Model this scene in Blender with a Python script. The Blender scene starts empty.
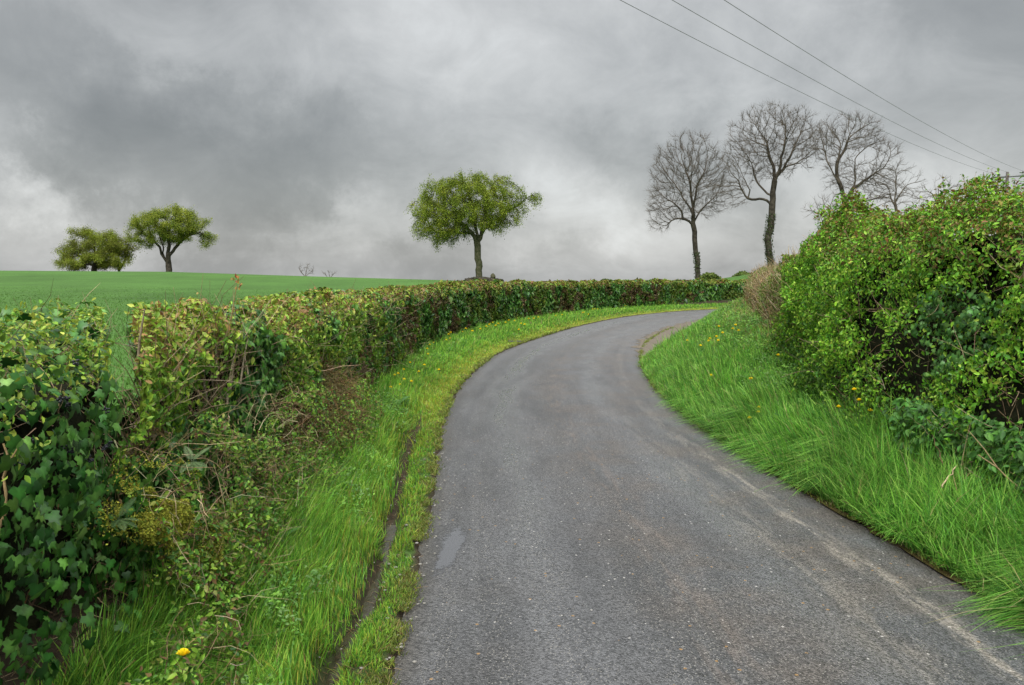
import bpy, math, random
import numpy as np
from mathutils import Vector, Matrix

# ------------------------------------------------------------------ camera, world, sun, exposure
scene = bpy.context.scene
rng = np.random.default_rng(7)
random.seed(7)
W, HH, FPX, PITCH, CAMZ = 1024, 685, 800.0, math.radians(4.25), 1.7
cam_data = bpy.data.cameras.new('camera')
cam_data.sensor_width = 36.0
cam_data.lens = FPX * 36.0 / W
cam_data.clip_start = 0.05
cam_data.clip_end = 6000
cam = bpy.data.objects.new('camera', cam_data)
scene.collection.objects.link(cam)
cam.location = (0, 0, CAMZ)
cam.rotation_euler = (math.radians(90) - PITCH, 0, 0)
scene.camera = cam

SUN_EL, SUN_ROT = math.radians(42), math.radians(190)     # compass-like: 0 = +Y, clockwise; behind, slightly to the left
sun_data = bpy.data.lights.new('sun', 'SUN')
sun_data.energy = 1.5
sun_data.angle = math.radians(14)
sun_data.color = (1.0, 0.96, 0.89)
sun = bpy.data.objects.new('sun', sun_data)
scene.collection.objects.link(sun)
sdir = Vector((math.sin(SUN_ROT) * math.cos(SUN_EL), math.cos(SUN_ROT) * math.cos(SUN_EL), math.sin(SUN_EL)))
sun.rotation_euler = sdir.to_track_quat('Z', 'Y').to_euler()

scene.view_settings.view_transform = 'Standard'
scene.view_settings.look = 'None'
scene.view_settings.gamma = 1.0
scene.view_settings.use_curve_mapping = False
scene.view_settings.exposure = 0.95


def pix_dir(px, py):
    u, v = (px - W / 2) / FPX, (HH / 2 - py) / FPX
    return np.array([u, math.cos(PITCH) + v * math.sin(PITCH), -math.sin(PITCH) + v * math.cos(PITCH)])


def at(px, py, Y):
    d = pix_dir(px, py)
    k = Y / d[1]
    return np.array([d[0] * k, Y, CAMZ + d[2] * k])


def build_world():
    w = bpy.data.worlds.new('World')
    scene.world = w
    w.use_nodes = True
    nt = w.node_tree
    nt.nodes.clear()
    N, L = nt.nodes.new, nt.links.new

    def math_(op, a, b=None, clamp=False):
        n = N('ShaderNodeMath'); n.operation = op; n.use_clamp = clamp
        for i, v in enumerate((a, b)):
            if v is None: continue
            if isinstance(v, (int, float)): n.inputs[i].default_value = v
            else: L(v, n.inputs[i])
        return n.outputs[0]
    out = N('ShaderNodeOutputWorld')
    bg = N('ShaderNodeBackground')
    L(bg.outputs[0], out.inputs[0])
    sky = N('ShaderNodeTexSky'); sky.sky_type = 'NISHITA'; sky.sun_disc = False
    sky.sun_elevation = SUN_EL; sky.sun_rotation = SUN_ROT; sky.air_density = 1.4; sky.dust_density = 2.0
    tc = N('ShaderNodeTexCoord')
    dirn = tc.outputs['Generated']
    sep = N('ShaderNodeSeparateXYZ'); L(dirn, sep.inputs[0])
    z = sep.outputs[2]
    # cloud deck coordinates: the direction projected to a soft dome so that features flatten towards the horizon
    zz = math_('ADD', math_('MAXIMUM', z, 0.0), 0.55)
    cx = math_('DIVIDE', sep.outputs[0], zz); cy = math_('DIVIDE', sep.outputs[1], zz)
    comb = N('ShaderNodeCombineXYZ'); L(cx, comb.inputs[0]); L(cy, comb.inputs[1])

    def noise(vec, scale, detail, rough, dist=0.0):
        n = N('ShaderNodeTexNoise'); L(vec, n.inputs['Vector'])
        n.inputs['Scale'].default_value = scale; n.inputs['Detail'].default_value = detail
        n.inputs['Roughness'].default_value = rough; n.inputs['Distortion'].default_value = dist
        return n
    n1 = noise(comb.outputs[0], 1.7, 7, 0.48, 0.2)
    n2 = noise(comb.outputs[0], 5.5, 10, 0.62, 0.5)
    # warped direction for the large masses of cloud
    nw = noise(dirn, 4.5, 9, 0.66)
    vm = N('ShaderNodeVectorMath'); vm.operation = 'SUBTRACT'; L(nw.outputs['Color'], vm.inputs[0]); vm.inputs[1].default_value = (.5, .5, .5)
    vs = N('ShaderNodeVectorMath'); vs.operation = 'SCALE'; L(vm.outputs[0], vs.inputs[0]); vs.inputs['Scale'].default_value = 0.34
    va = N('ShaderNodeVectorMath'); va.operation = 'ADD'; L(dirn, va.inputs[0]); L(vs.outputs[0], va.inputs[1])
    wd = va.outputs[0]
    total = math_('ADD', math_('MULTIPLY', math_('SUBTRACT', n1.outputs[0], 0.5), 0.85),
                  math_('MULTIPLY', math_('SUBTRACT', n2.outputs[0], 0.5), 0.42))
    # broad cloud masses: (pixel-like bearing turned into a direction, radius, vertical squash, amount)
    for (px, py, rad, sq, amp) in [(200, 160, 0.27, 1.7, -0.24), (60, 95, .22, 1.5, -0.07), (20, 195, 0.11, 1.3, 0.19), (330, 225, 0.15, 2.2, 0.07),
                                   (480, 20, 0.26, 1.2, 0.10), (740, 35, 0.22, 1.3, 0.13), (590, 190, 0.17, 1.4, 0.12),
                                   (960, 90, 0.24, 1.5, -0.03), (640, 130, 0.17, 2.2, -0.04), (700, 250, .13, 1.5, 0.06),
                                   (400, 262, 0.32, 5.0, -0.07), (880, 230, .18, 1.5, .06), (800, 190, .1, 1.5, .08)]:
        d = Vector(pix_dir(px, py)).normalized()
        sb = N('ShaderNodeVectorMath'); sb.operation = 'SUBTRACT'; L(wd, sb.inputs[0]); sb.inputs[1].default_value = d
        ml = N('ShaderNodeVectorMath'); ml.operation = 'MULTIPLY'; L(sb.outputs[0], ml.inputs[0]); ml.inputs[1].default_value = (1, 1, sq)
        ln = N('ShaderNodeVectorMath'); ln.operation = 'LENGTH'; L(ml.outputs[0], ln.inputs[0])
        mr = N('ShaderNodeMapRange'); mr.interpolation_type = 'SMOOTHERSTEP'
        L(ln.outputs['Value'], mr.inputs['Value'])
        mr.inputs['From Min'].default_value = 0; mr.inputs['From Max'].default_value = rad
        mr.inputs['To Min'].default_value = amp * 1.45; mr.inputs['To Max'].default_value = 0
        total = math_('ADD', total, mr.outputs[0])
    val = math_('ADD', total, 0.5)
    cr = N('ShaderNodeValToRGB'); L(val, cr.inputs[0])
    e = cr.color_ramp.elements
    e[0].position = 0.0; e[0].color = (0.150, 0.158, 0.163, 1)
    e[1].position = 0.86; e[1].color = (0.680, 0.700, 0.705, 1)
    for p, c in ((0.38, (0.278, 0.286, 0.288, 1)), (0.52, (0.380, 0.388, 0.390, 1)), (0.66, (0.492, 0.500, 0.500, 1))):
        k = e.new(p); k.color = c
    # an overcast sky is about three times brighter overhead than low down; boosted further for more light
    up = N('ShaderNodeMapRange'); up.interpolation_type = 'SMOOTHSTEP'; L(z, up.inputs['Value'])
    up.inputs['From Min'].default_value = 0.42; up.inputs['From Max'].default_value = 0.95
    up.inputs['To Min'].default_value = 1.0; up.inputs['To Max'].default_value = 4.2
    # glow added to the cloud round the sun, behind the camera, for frontal light
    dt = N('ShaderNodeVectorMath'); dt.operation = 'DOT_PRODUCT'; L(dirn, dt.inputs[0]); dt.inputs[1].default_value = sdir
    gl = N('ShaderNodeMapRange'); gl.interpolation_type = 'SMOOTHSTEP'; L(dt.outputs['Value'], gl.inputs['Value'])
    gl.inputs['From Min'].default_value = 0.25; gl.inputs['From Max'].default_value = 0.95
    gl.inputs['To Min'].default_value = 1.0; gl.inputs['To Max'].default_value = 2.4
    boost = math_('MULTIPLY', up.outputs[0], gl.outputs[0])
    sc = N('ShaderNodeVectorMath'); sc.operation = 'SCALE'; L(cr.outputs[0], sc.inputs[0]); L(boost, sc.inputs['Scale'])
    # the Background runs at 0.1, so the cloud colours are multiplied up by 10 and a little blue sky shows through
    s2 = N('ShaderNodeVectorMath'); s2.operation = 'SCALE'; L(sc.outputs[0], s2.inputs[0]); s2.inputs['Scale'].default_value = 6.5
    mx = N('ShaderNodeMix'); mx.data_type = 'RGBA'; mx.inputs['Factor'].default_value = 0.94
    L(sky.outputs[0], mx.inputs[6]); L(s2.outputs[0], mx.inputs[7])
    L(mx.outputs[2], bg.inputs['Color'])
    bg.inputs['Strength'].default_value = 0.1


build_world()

# ------------------------------------------------------------------ materials


def mat_new(name):
    m = bpy.data.materials.new(name)
    m.use_nodes = True
    nt = m.node_tree
    return m, nt, nt.nodes['Principled BSDF'], nt.nodes['Material Output']


def mat_foliage(name, rough=0.5, spec=0.3, trans=0.3, noise_amt=0.25, noise_scale=30.0, tint=(1, 1, 1)):
    """vertex colour holds the true colour of each leaf or stem; some light passes through"""
    m, nt, b, out = mat_new(name)
    N, L = nt.nodes.new, nt.links.new
    at_ = N('ShaderNodeAttribute'); at_.attribute_name = 'Col'
    nz = N('ShaderNodeTexNoise'); nz.inputs['Scale'].default_value = noise_scale; nz.inputs['Detail'].default_value = 3
    geo = N('ShaderNodeNewGeometry'); L(geo.outputs['Position'], nz.inputs['Vector'])
    mr = N('ShaderNodeMapRange'); L(nz.outputs[0], mr.inputs['Value'])
    mr.inputs['From Min'].default_value = .3; mr.inputs['From Max'].default_value = .7
    mr.inputs['To Min'].default_value = 1 - noise_amt; mr.inputs['To Max'].default_value = 1 + noise_amt
    sc = N('ShaderNodeVectorMath'); sc.operation = 'SCALE'; L(at_.outputs['Color'], sc.inputs[0]); L(mr.outputs[0], sc.inputs['Scale'])
    tn = N('ShaderNodeVectorMath'); tn.operation = 'MULTIPLY'; L(sc.outputs[0], tn.inputs[0]); tn.inputs[1].default_value = tint
    L(tn.outputs[0], b.inputs['Base Color'])
    b.inputs['Roughness'].default_value = rough
    b.inputs['Specular IOR Level'].default_value = spec
    if trans > 0:
        tr = N('ShaderNodeBsdfTranslucent'); L(tn.outputs[0], tr.inputs['Color'])
        mx = N('ShaderNodeMixShader'); mx.inputs[0].default_value = trans
        L(b.outputs[0], mx.inputs[1]); L(tr.outputs[0], mx.inputs[2]); L(mx.outputs[0], out.inputs[0])
    return m


M_LEAF = mat_foliage('hedge_leaf', 0.5, 0.3, 0.32)
M_IVY = mat_foliage('ivy_leaf', 0.38, 0.32, 0.15)
M_GRASS = mat_foliage('grass_blade', 0.5, 0.25, 0.38, 0.22, 9.0)
M_TREELEAF = mat_foliage('tree_leaf', 0.6, 0.2, 0.35, 0.2, 3.0)
M_STEM = mat_foliage('woody_stem', 0.8, 0.15, 0.0, 0.35, 40.0)
M_PETAL = mat_foliage('petal', 0.6, 0.2, 0.2, 0.05)


def mat_bark(name, c0, c1, scale=3.0):
    m, nt, b, out = mat_new(name)
    N, L = nt.nodes.new, nt.links.new
    geo = N('ShaderNodeNewGeometry')
    nz = N('ShaderNodeTexNoise'); L(geo.outputs['Position'], nz.inputs['Vector'])
    nz.inputs['Scale'].default_value = scale; nz.inputs['Detail'].default_value = 6; nz.inputs['Roughness'].default_value = .65
    cr = N('ShaderNodeValToRGB'); L(nz.outputs[0], cr.inputs[0])
    cr.color_ramp.elements[0].position = .35; cr.color_ramp.elements[0].color = (*c0, 1)
    cr.color_ramp.elements[1].position = .65; cr.color_ramp.elements[1].color = (*c1, 1)
    L(cr.outputs[0], b.inputs['Base Color']); b.inputs['Roughness'].default_value = .9
    b.inputs['Specular IOR Level'].default_value = .1
    bp = N('ShaderNodeBump'); bp.inputs['Strength'].default_value = .6; bp.inputs['Distance'].default_value = .05
    L(nz.outputs[0], bp.inputs['Height']); L(bp.outputs[0], b.inputs['Normal'])
    return m


M_BARK = mat_bark('dark_bark', (0.022, 0.019, 0.015), (0.075, 0.065, 0.05))
M_TWIG = mat_bark('bare_twig', (0.07, 0.058, 0.046), (0.12, 0.10, 0.08), 1.0)
M_MOSSBARK = mat_bark('mossy_bark', (0.035, 0.045, 0.018), (0.10, 0.095, 0.06), 4.0)
M_POLE = mat_bark('pole_wood', (0.06, 0.055, 0.05), (0.12, 0.11, 0.10), 3.0)
M_CORE = mat_bark('hedge_inside_shade', (0.006, 0.008, 0.003), (0.020, 0.020, 0.009), 12.0)  # near-black colour stands in for the shade inside the hedges
M_METAL, _nt, _b, _o = mat_new('dark_wire'); _b.inputs['Base Color'].default_value = (.16, .165, .17, 1); _b.inputs['Roughness'].default_value = .6; _b.inputs['Metallic'].default_value = .3
M_CERAMIC, _nt, _b, _o = mat_new('brown_porcelain'); _b.inputs['Base Color'].default_value = (.06, .055, .05, 1); _b.inputs['Roughness'].default_value = .3


def mat_ground():
    m, nt, b, out = mat_new('soil_and_turf')
    N, L = nt.nodes.new, nt.links.new
    a = N('ShaderNodeAttribute'); a.attribute_name = 'Col'
    geo = N('ShaderNodeNewGeometry')
    n1 = N('ShaderNodeTexNoise'); L(geo.outputs['Position'], n1.inputs['Vector']); n1.inputs['Scale'].default_value = 14; n1.inputs['Detail'].default_value = 8; n1.inputs['Roughness'].default_value = .7
    n2 = N('ShaderNodeTexNoise'); L(geo.outputs['Position'], n2.inputs['Vector']); n2.inputs['Scale'].default_value = .35; n2.inputs['Detail'].default_value = 8; n2.inputs['Roughness'].default_value = .62
    m1 = N('ShaderNodeMapRange'); L(n1.outputs[0], m1.inputs['Value']); m1.inputs['From Min'].default_value = .3; m1.inputs['From Max'].default_value = .7; m1.inputs['To Min'].default_value = .55; m1.inputs['To Max'].default_value = 1.45
    m2 = N('ShaderNodeMapRange'); L(n2.outputs[0], m2.inputs['Value']); m2.inputs['From Min'].default_value = .3; m2.inputs['From Max'].default_value = .7; m2.inputs['To Min'].default_value = .78; m2.inputs['To Max'].default_value = 1.22
    mu = N('ShaderNodeMath'); mu.operation = 'MULTIPLY'; L(m1.outputs[0], mu.inputs[0]); L(m2.outputs[0], mu.inputs[1])
    sc = N('ShaderNodeVectorMath'); sc.operation = 'SCALE'; L(a.outputs['Color'], sc.inputs[0]); L(mu.outputs[0], sc.inputs['Scale'])
    L(sc.outputs[0], b.inputs['Base Color']); b.inputs['Roughness'].default_value = .85; b.inputs['Specular IOR Level'].default_value = .15
    bp = N('ShaderNodeBump'); bp.inputs['Strength'].default_value = .7; bp.inputs['Distance'].default_value = .04
    L(n1.outputs[0], bp.inputs['Height']); L(bp.outputs[0], b.inputs['Normal'])
    return m


M_GROUND = mat_ground()


def mat_road():
    m, nt, b, out = mat_new('worn_tarmac')
    N, L = nt.nodes.new, nt.links.new

    def mth(op, a, b_=None, c=None, clamp=False):
        n = N('ShaderNodeMath'); n.operation = op; n.use_clamp = clamp
        for i, v in enumerate((a, b_, c)):
            if v is None: continue
            if isinstance(v, (int, float)): n.inputs[i].default_value = v
            else: L(v, n.inputs[i])
        return n.outputs[0]

    def mrange(v, a0, a1, b0, b1, smooth=True):
        n = N('ShaderNodeMapRange'); L(v, n.inputs['Value'])
        if smooth: n.interpolation_type = 'SMOOTHSTEP'
        for k, x in zip(('From Min', 'From Max', 'To Min', 'To Max'), (a0, a1, b0, b1)): n.inputs[k].default_value = x
        return n.outputs[0]

    def mixc(f, a, b_):
        n = N('ShaderNodeMix'); n.data_type = 'RGBA'
        if isinstance(f, (int, float)): n.inputs['Factor'].default_value = f
        else: L(f, n.inputs['Factor'])
        for i, v in ((6, a), (7, b_)):
            if isinstance(v, tuple): n.inputs[i].default_value = v
            else: L(v, n.inputs[i])
        return n.outputs[2]
    uv = N('ShaderNodeUVMap'); uv.uv_map = 'UVMap'
    sep = N('ShaderNodeSeparateXYZ'); L(uv.outputs[0], sep.inputs[0])
    u, v = sep.outputs[0], sep.outputs[1]           # u = metres from the left edge, v = metres along
    geo = N('ShaderNodeNewGeometry')

    def noise(scale, detail=4, rough=.6, vec=None):
        n = N('ShaderNodeTexNoise'); L(vec or geo.outputs['Position'], n.inputs['Vector'])
        n.inputs['Scale'].default_value = scale; n.inputs['Detail'].default_value = detail; n.inputs['Roughness'].default_value = rough
        return n.outputs[0]
    mp = N('ShaderNodeMapping'); L(uv.outputs[0], mp.inputs[0]); mp.inputs['Scale'].default_value = (1, .16, 1)
    streak = noise(3.2, 7, .62, mp.outputs[0])
    streak2 = noise(11, 6, .6, mp.outputs[0])
    blot = noise(1.1, 7, .6)
    uw = mth('ADD', u, mth('MULTIPLY', mth('SUBTRACT', noise(1.3, 4), .5), .22))

    def band(c, w):
        d = mth('ABSOLUTE', mth('SUBTRACT', uw, c))
        return mrange(d, 0, w, 1, 0)
    # chips
    vo = N('ShaderNodeTexVoronoi'); L(geo.outputs['Position'], vo.inputs['Vector']); vo.inputs['Scale'].default_value = 105
    vo2 = N('ShaderNodeTexVoronoi'); L(geo.outputs['Position'], vo2.inputs['Vector']); vo2.inputs['Scale'].default_value = 52
    sc_ = N('ShaderNodeSeparateColor'); L(vo.outputs['Color'], sc_.inputs[0])
    sc2 = N('ShaderNodeSeparateColor'); L(vo2.outputs['Color'], sc2.inputs[0])
    chip = mrange(sc_.outputs[0], 0, 1, .40, 1.65, False)
    base = mixc(mrange(streak, .35, .65, 0, 1), (.042, .042, .0435, 1), (.069, .069, .0715, 1))
    base = mixc(mth('MULTIPLY', mrange(blot, .42, .62, 0, .85), mrange(u, .9, 1.7, .15, 1)), base, (.066, .056, .049, 1))
    # worn paler centre and dusty lines by the right edge
    sandy = mth('MULTIPLY', mth('MAXIMUM', mth('MULTIPLY', band(2.72, .13), 1.0), mth('MULTIPLY', band(2.3, .26), .45)), mrange(streak2, .42, .60, 0, 1))
    near = mrange(v, 16, 24, 1, .25)
    base = mixc(mth('MULTIPLY', mth('MULTIPLY', sandy, near), .75), base, (.21, .185, .155, 1))
    brown = mth('MULTIPLY', band(1.5, .22), mrange(streak2, .46, .62, 0, 1))
    base = mixc(mth('MULTIPLY', brown, .5), base, (.13, .10, .08, 1))
    base = mixc(mth('MULTIPLY', mrange(v, 24, 40, 0, 1), .35), base, (.13, .127, .127, 1))  # paler further along, the distant sheen painted into the colour
    base = mixc(mth('MULTIPLY', mth('MAXIMUM', band(.78, .34), band(2.12, .28)), .45), base, (.088, .088, .092, 1))  # wheel tracks paler and bluer, sky sheen put into the colour
    base = mixc(mth('MULTIPLY', band(1.42, .3), .35), base, (.036, .034, .032, 1))
    # edges: dark mud and moss
    edge = mth('MAXIMUM', mrange(uw, .0, .20, 1, 0), mrange(uw, 2.98, 3.16, 0, 1))
    base = mixc(mth('MULTIPLY', edge, .7), base, (.042, .036, .026, 1))
    mul = N('ShaderNodeVectorMath'); mul.operation = 'SCALE'; L(base, mul.inputs[0]); L(chip, mul.inputs['Scale'])
    white = mth('MULTIPLY', mth('GREATER_THAN', sc2.outputs[1], .986), mth('LESS_THAN', vo2.outputs['Distance'], .34))
    light = mth('MULTIPLY', mth('GREATER_THAN', sc_.outputs[2], .90), mth('LESS_THAN', vo.outputs['Distance'], .42))
    col = mixc(mth('MULTIPLY', light, .65), mul.outputs[0], (.24, .225, .20, 1))
    col = mixc(mth('MULTIPLY', white, .8), col, (.42, .40, .37, 1))
    tan = mth('MULTIPLY', mth('GREATER_THAN', sc2.outputs[0], .995), mth('LESS_THAN', vo2.outputs['Distance'], .45))
    col = mixc(mth('MULTIPLY', tan, .8), col, (.26, .15, .05, 1))
    L(col, b.inputs['Base Color'])
    # damp: smoother in the wheel tracks
    wet = mth('MAXIMUM', mth('MULTIPLY', band(.78, .36), .9), mth('MULTIPLY', band(2.15, .32), .55))
    wet = mth('MULTIPLY', wet, mrange(streak, .40, .60, .35, 1))
    rough = mth('SUBTRACT', .47, mth('MULTIPLY', wet, .30))
    L(rough, b.inputs['Roughness']); b.inputs['Specular IOR Level'].default_value = .55
    h = mth('ADD', mth('MULTIPLY', vo.outputs['Distance'], -1.0), mth('MULTIPLY', noise(60, 3), .6))
    bp = N('ShaderNodeBump'); bp.inputs['Distance'].default_value = .006
    L(h, bp.inputs['Height'])
    L(mth('SUBTRACT', .9, mth('MULTIPLY', wet, .5)), bp.inputs['Strength'])
    L(bp.outputs[0], b.inputs['Normal'])
    return m


M_ROAD = mat_road()


def mat_simple(name, c, rough, scale=20, amt=.4, spec=.5, bump=0.0):
    m, nt, b, out = mat_new(name)
    N, L = nt.nodes.new, nt.links.new
    geo = N('ShaderNodeNewGeometry')
    nz = N('ShaderNodeTexNoise'); L(geo.outputs['Position'], nz.inputs['Vector']); nz.inputs['Scale'].default_value = scale; nz.inputs['Detail'].default_value = 6; nz.inputs['Roughness'].default_value = .65
    cr = N('ShaderNodeValToRGB'); L(nz.outputs[0], cr.inputs[0])
    cr.color_ramp.elements[0].position = .35; cr.color_ramp.elements[0].color = (*[x * (1 - amt) for x in c], 1)
    cr.color_ramp.elements[1].position = .65; cr.color_ramp.elements[1].color = (*[min(1, x * (1 + amt)) for x in c], 1)
    L(cr.outputs[0], b.inputs['Base Color']); b.inputs['Roughness'].default_value = rough; b.inputs['Specular IOR Level'].default_value = spec
    if bump:
        bp = N('ShaderNodeBump'); bp.inputs['Strength'].default_value = .6; bp.inputs['Distance'].default_value = bump
        L(nz.outputs[0], bp.inputs['Height']); L(bp.outputs[0], b.inputs['Normal'])
    return m


M_PUDDLE = mat_simple('wet_patch', (.062, .063, .067), .22, 30, .35, .6, .002)
M_WATER = mat_simple('ditch_water', (.030, .024, .014), .14, 9, .3, .45, .012)
M_GUTTER = mat_simple('wet_gutter', (.045, .032, .014), .22, 14, .5, .6, .004)
M_MUD = mat_simple('mud', (.115, .095, .07), .8, 30, .45, .3, .02)
M_BERRY = mat_simple('black_berry', (.008, .009, .014), .35, 10, .2, .4)
M_STONE = mat_simple('grey_stone', (.20, .19, .17), .85, 14, .35, .3, .01)
M_MOSS = mat_foliage('moss', 0.8, 0.1, 0.15, 0.35, 45.0)
M_TAR = mat_simple('black_tar', (.022, .022, .022), .5, 14, .4, .4, .01)

# ------------------------------------------------------------------ mesh helpers
coll = scene.collection


def link_mesh(name, V, F, mat, col=None, parent=None, smooth=False, uv=None, mat2=None, mi=None):
    """V (n,3); F = list of int arrays, each (m,k) with its own k"""
    me = bpy.data.meshes.new(name)
    V = np.asarray(V, dtype=np.float32)
    Fs = [np.asarray(f, dtype=np.int32) for f in (F if isinstance(F, list) else [F]) if len(f)]
    nl = sum(f.size for f in Fs); npoly = sum(len(f) for f in Fs)
    me.vertices.add(len(V)); me.vertices.foreach_set('co', V.ravel())
    me.loops.add(nl); me.polygons.add(npoly)
    li = np.concatenate([f.ravel() for f in Fs]); tot = np.concatenate([np.full(len(f), f.shape[1], np.int32) for f in Fs])
    st = np.concatenate([[0], np.cumsum(tot)[:-1]]).astype(np.int32)
    me.loops.foreach_set('vertex_index', li); me.polygons.foreach_set('loop_start', st); me.polygons.foreach_set('loop_total', tot)
    if smooth: me.polygons.foreach_set('use_smooth', np.ones(npoly, bool))
    me.update(calc_edges=True)
    if col is not None:
        a = me.color_attributes.new('Col', 'FLOAT_COLOR', 'POINT')
        c4 = np.ones((len(V), 4), np.float32); c4[:, :3] = np.clip(col, 0, 1)
        a.data.foreach_set('color', c4.ravel())
    if uv is not None:
        l = me.uv_layers.new(name='UVMap'); l.data.foreach_set('uv', np.asarray(uv, np.float32)[li].ravel())
    me.materials.append(mat)
    if mat2 is not None:
        me.materials.append(mat2); me.polygons.foreach_set('material_index', np.asarray(mi, np.int32))
    o = bpy.data.objects.new(name, me)
    coll.objects.link(o)
    if parent is not None:
        o.parent = parent
        o.matrix_parent_inverse = Matrix.Translation(-parent.location)
    return o


def thing(name, label, cat, loc, group=None):
    o = bpy.data.objects.new(name, None)
    coll.objects.link(o)
    o.location = loc
    o.empty_display_size = .3
    o['label'] = label; o['category'] = cat
    if group: o['group'] = group
    return o


def struct(o, kind='structure', label=None, cat=None):
    o['kind'] = kind
    if label: o['label'] = label
    if cat: o['category'] = cat
    return o


class MB:
    """collects vertices, faces and colours"""
    def __init__(s): s.V = []; s.F = {}; s.C = []; s.n = 0

    def add(s, V, F, C=None):
        V = np.asarray(V, float); F = np.asarray(F)
        s.V.append(V); s.F.setdefault(F.shape[1], []).append(F + s.n)
        C = np.array([.1, .1, .1]) if C is None else np.asarray(C, float)
        s.C.append(np.broadcast_to(C, V.shape) if C.ndim == 1 else C)
        s.n += len(V)

    def build(s, name, mat, parent=None, smooth=False):
        return link_mesh(name, np.concatenate(s.V), [np.concatenate(f) for f in s.F.values()], mat, np.concatenate(s.C), parent, smooth)


def hash3(i, j, k):
    n = (i.astype(np.int64) * 374761393 + j.astype(np.int64) * 668265263 + k.astype(np.int64) * 2147483647) & 0x7fffffff
    n = ((n ^ (n >> 13)) * 1274126177) & 0x7fffffff
    return ((n ^ (n >> 16)) & 0xffff) / 65535.0


def vnoise(P, scale, seed=0):
    Q = np.asarray(P, float) * scale + seed * 17.31
    if Q.shape[1] == 2: Q = np.column_stack([Q, np.zeros(len(Q))])
    I = np.floor(Q).astype(np.int64); f = Q - I; f = f * f * (3 - 2 * f)
    r = 0
    for a in (0, 1):
        for b in (0, 1):
            for c in (0, 1):
                w = (f[:, 0] if a else 1 - f[:, 0]) * (f[:, 1] if b else 1 - f[:, 1]) * (f[:, 2] if c else 1 - f[:, 2])
                r = r + w * hash3(I[:, 0] + a, I[:, 1] + b, I[:, 2] + c)
    return r


def fbm(P, scale, seed=0, oct=3):
    r = 0; a = .5; t = 0
    for o in range(oct):
        r = r + a * vnoise(P, scale * 2 ** o, seed + o * 3); t += a; a *= .5
    return r / t


def unit(v): return v / np.maximum(np.linalg.norm(v, axis=-1, keepdims=True), 1e-9)


def sstep(x, a, b):
    t = np.clip((x - a) / (b - a), 0, 1); return t * t * (3 - 2 * t)


def catmull(pts, n):
    P = np.asarray(pts, float); P = np.vstack([2 * P[0] - P[1], P, 2 * P[-1] - P[-2]])
    m = len(P) - 3
    t = np.linspace(0, m - 1e-9, n); i = t.astype(int); f = (t - i)[:, None]
    a, b, c, d = P[i], P[i + 1], P[i + 2], P[i + 3]
    return .5 * ((2 * b) + (c - a) * f + (2 * a - 5 * b + 4 * c - d) * f ** 2 + (3 * b - a - 3 * c + d) * f ** 3)


# leaf templates (x across, y along, z up)
T_OVATE = (np.array([[0, 0, 0], [.24, .30, .08], [.23, .60, .07], [0, 1.05, -.07], [-.23, .60, .07], [-.24, .30, .08]]), np.array([[0, 1, 2, 3], [0, 3, 4, 5]]))
T_DIAM = (np.array([[0, 0, 0], [.34, .5, .06], [0, 1, -.04], [-.34, .5, .06]]), np.array([[0, 1, 2], [0, 2, 3]]))
T_IVY = (np.array([[0, .08, 0], [.20, -.08, .0], [.50, .16, -.03], [.30, .40, .03], [.36, .62, .0], [.13, .70, .02], [0, 1.05, -.08],
                   [-.13, .70, .02], [-.36, .62, .0], [-.30, .40, .03], [-.50, .16, -.03], [-.20, -.08, .0], [0, .45, .11]]),
         np.array([[12, i, i % 11 + 1] if i < 11 else [12, 11, 0] for i in range(1, 12)] + [[12, 0, 1]]))


def leaves(mb, P, Nrm, size, tmpl, col, spread=.6, droop=.5):
    T, F = tmpl
    n = len(P)
    if n == 0: return
    nn = unit(Nrm + rng.normal(0, spread, (n, 3)))
    y = rng.normal(0, 1, (n, 3)); y[:, 2] -= droop * 2
    y = unit(y - (y * nn).sum(1, keepdims=True) * nn)
    x = np.cross(y, nn)
    s = np.broadcast_to(np.asarray(size, float), (n,))[:, None, None]
    V = P[:, None, :] + s * (T[None, :, 0:1] * x[:, None] + (T[None, :, 1:2] - .4) * y[:, None] + T[None, :, 2:3] * nn[:, None])
    FF = F[None] + (np.arange(n) * len(T))[:, None, None]
    cc = np.repeat(col, len(T), axis=0).reshape(n, len(T), 3)
    if len(T) == 13: cc = cc * np.array([1.2] + [.88] * 11 + [1.35])[None, :, None]
    mb.add(V.reshape(-1, 3), FF.reshape(-1, F.shape[1]), cc.reshape(-1, 3))


def pick(cols, idx, var=.18):
    c = np.asarray(cols)[idx]
    return c * np.exp(rng.normal(0, var, (len(idx), 1))) * np.exp(rng.normal(0, var * .35, c.shape))


def tubes(mb, PL, R, col, sides=3):
    """PL (n,k,3) polylines, R (n,k) radii"""
    n, k, _ = PL.shape
    if n == 0: return
    d = np.gradient(PL, axis=1); d = unit(d)
    ref = np.where(np.abs(d[:, :, 2:3]) > .9, np.array([1., 0, 0]), np.array([0, 0, 1.]))
    a = unit(np.cross(d, ref)); b = np.cross(d, a)
    th = np.arange(sides) * 2 * math.pi / sides
    V = PL[:, :, None] + R[:, :, None, None] * (np.cos(th)[:, None] * a[:, :, None] + np.sin(th)[:, None] * b[:, :, None])
    base = (np.arange(n) * k * sides)[:, None, None]
    i = np.arange(k - 1)[:, None] * sides; j = np.arange(sides)[None]
    q = np.stack([i + j, i + (j + 1) % sides, i + sides + (j + 1) % sides, i + sides + j], -1)
    q = (q[None] + base[..., None]).reshape(-1, 4)
    col = np.asarray(col, float)
    C = col if col.ndim == 1 else np.repeat(col, k * sides, axis=0)
    mb.add(V.reshape(-1, 3), q, C)


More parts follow.
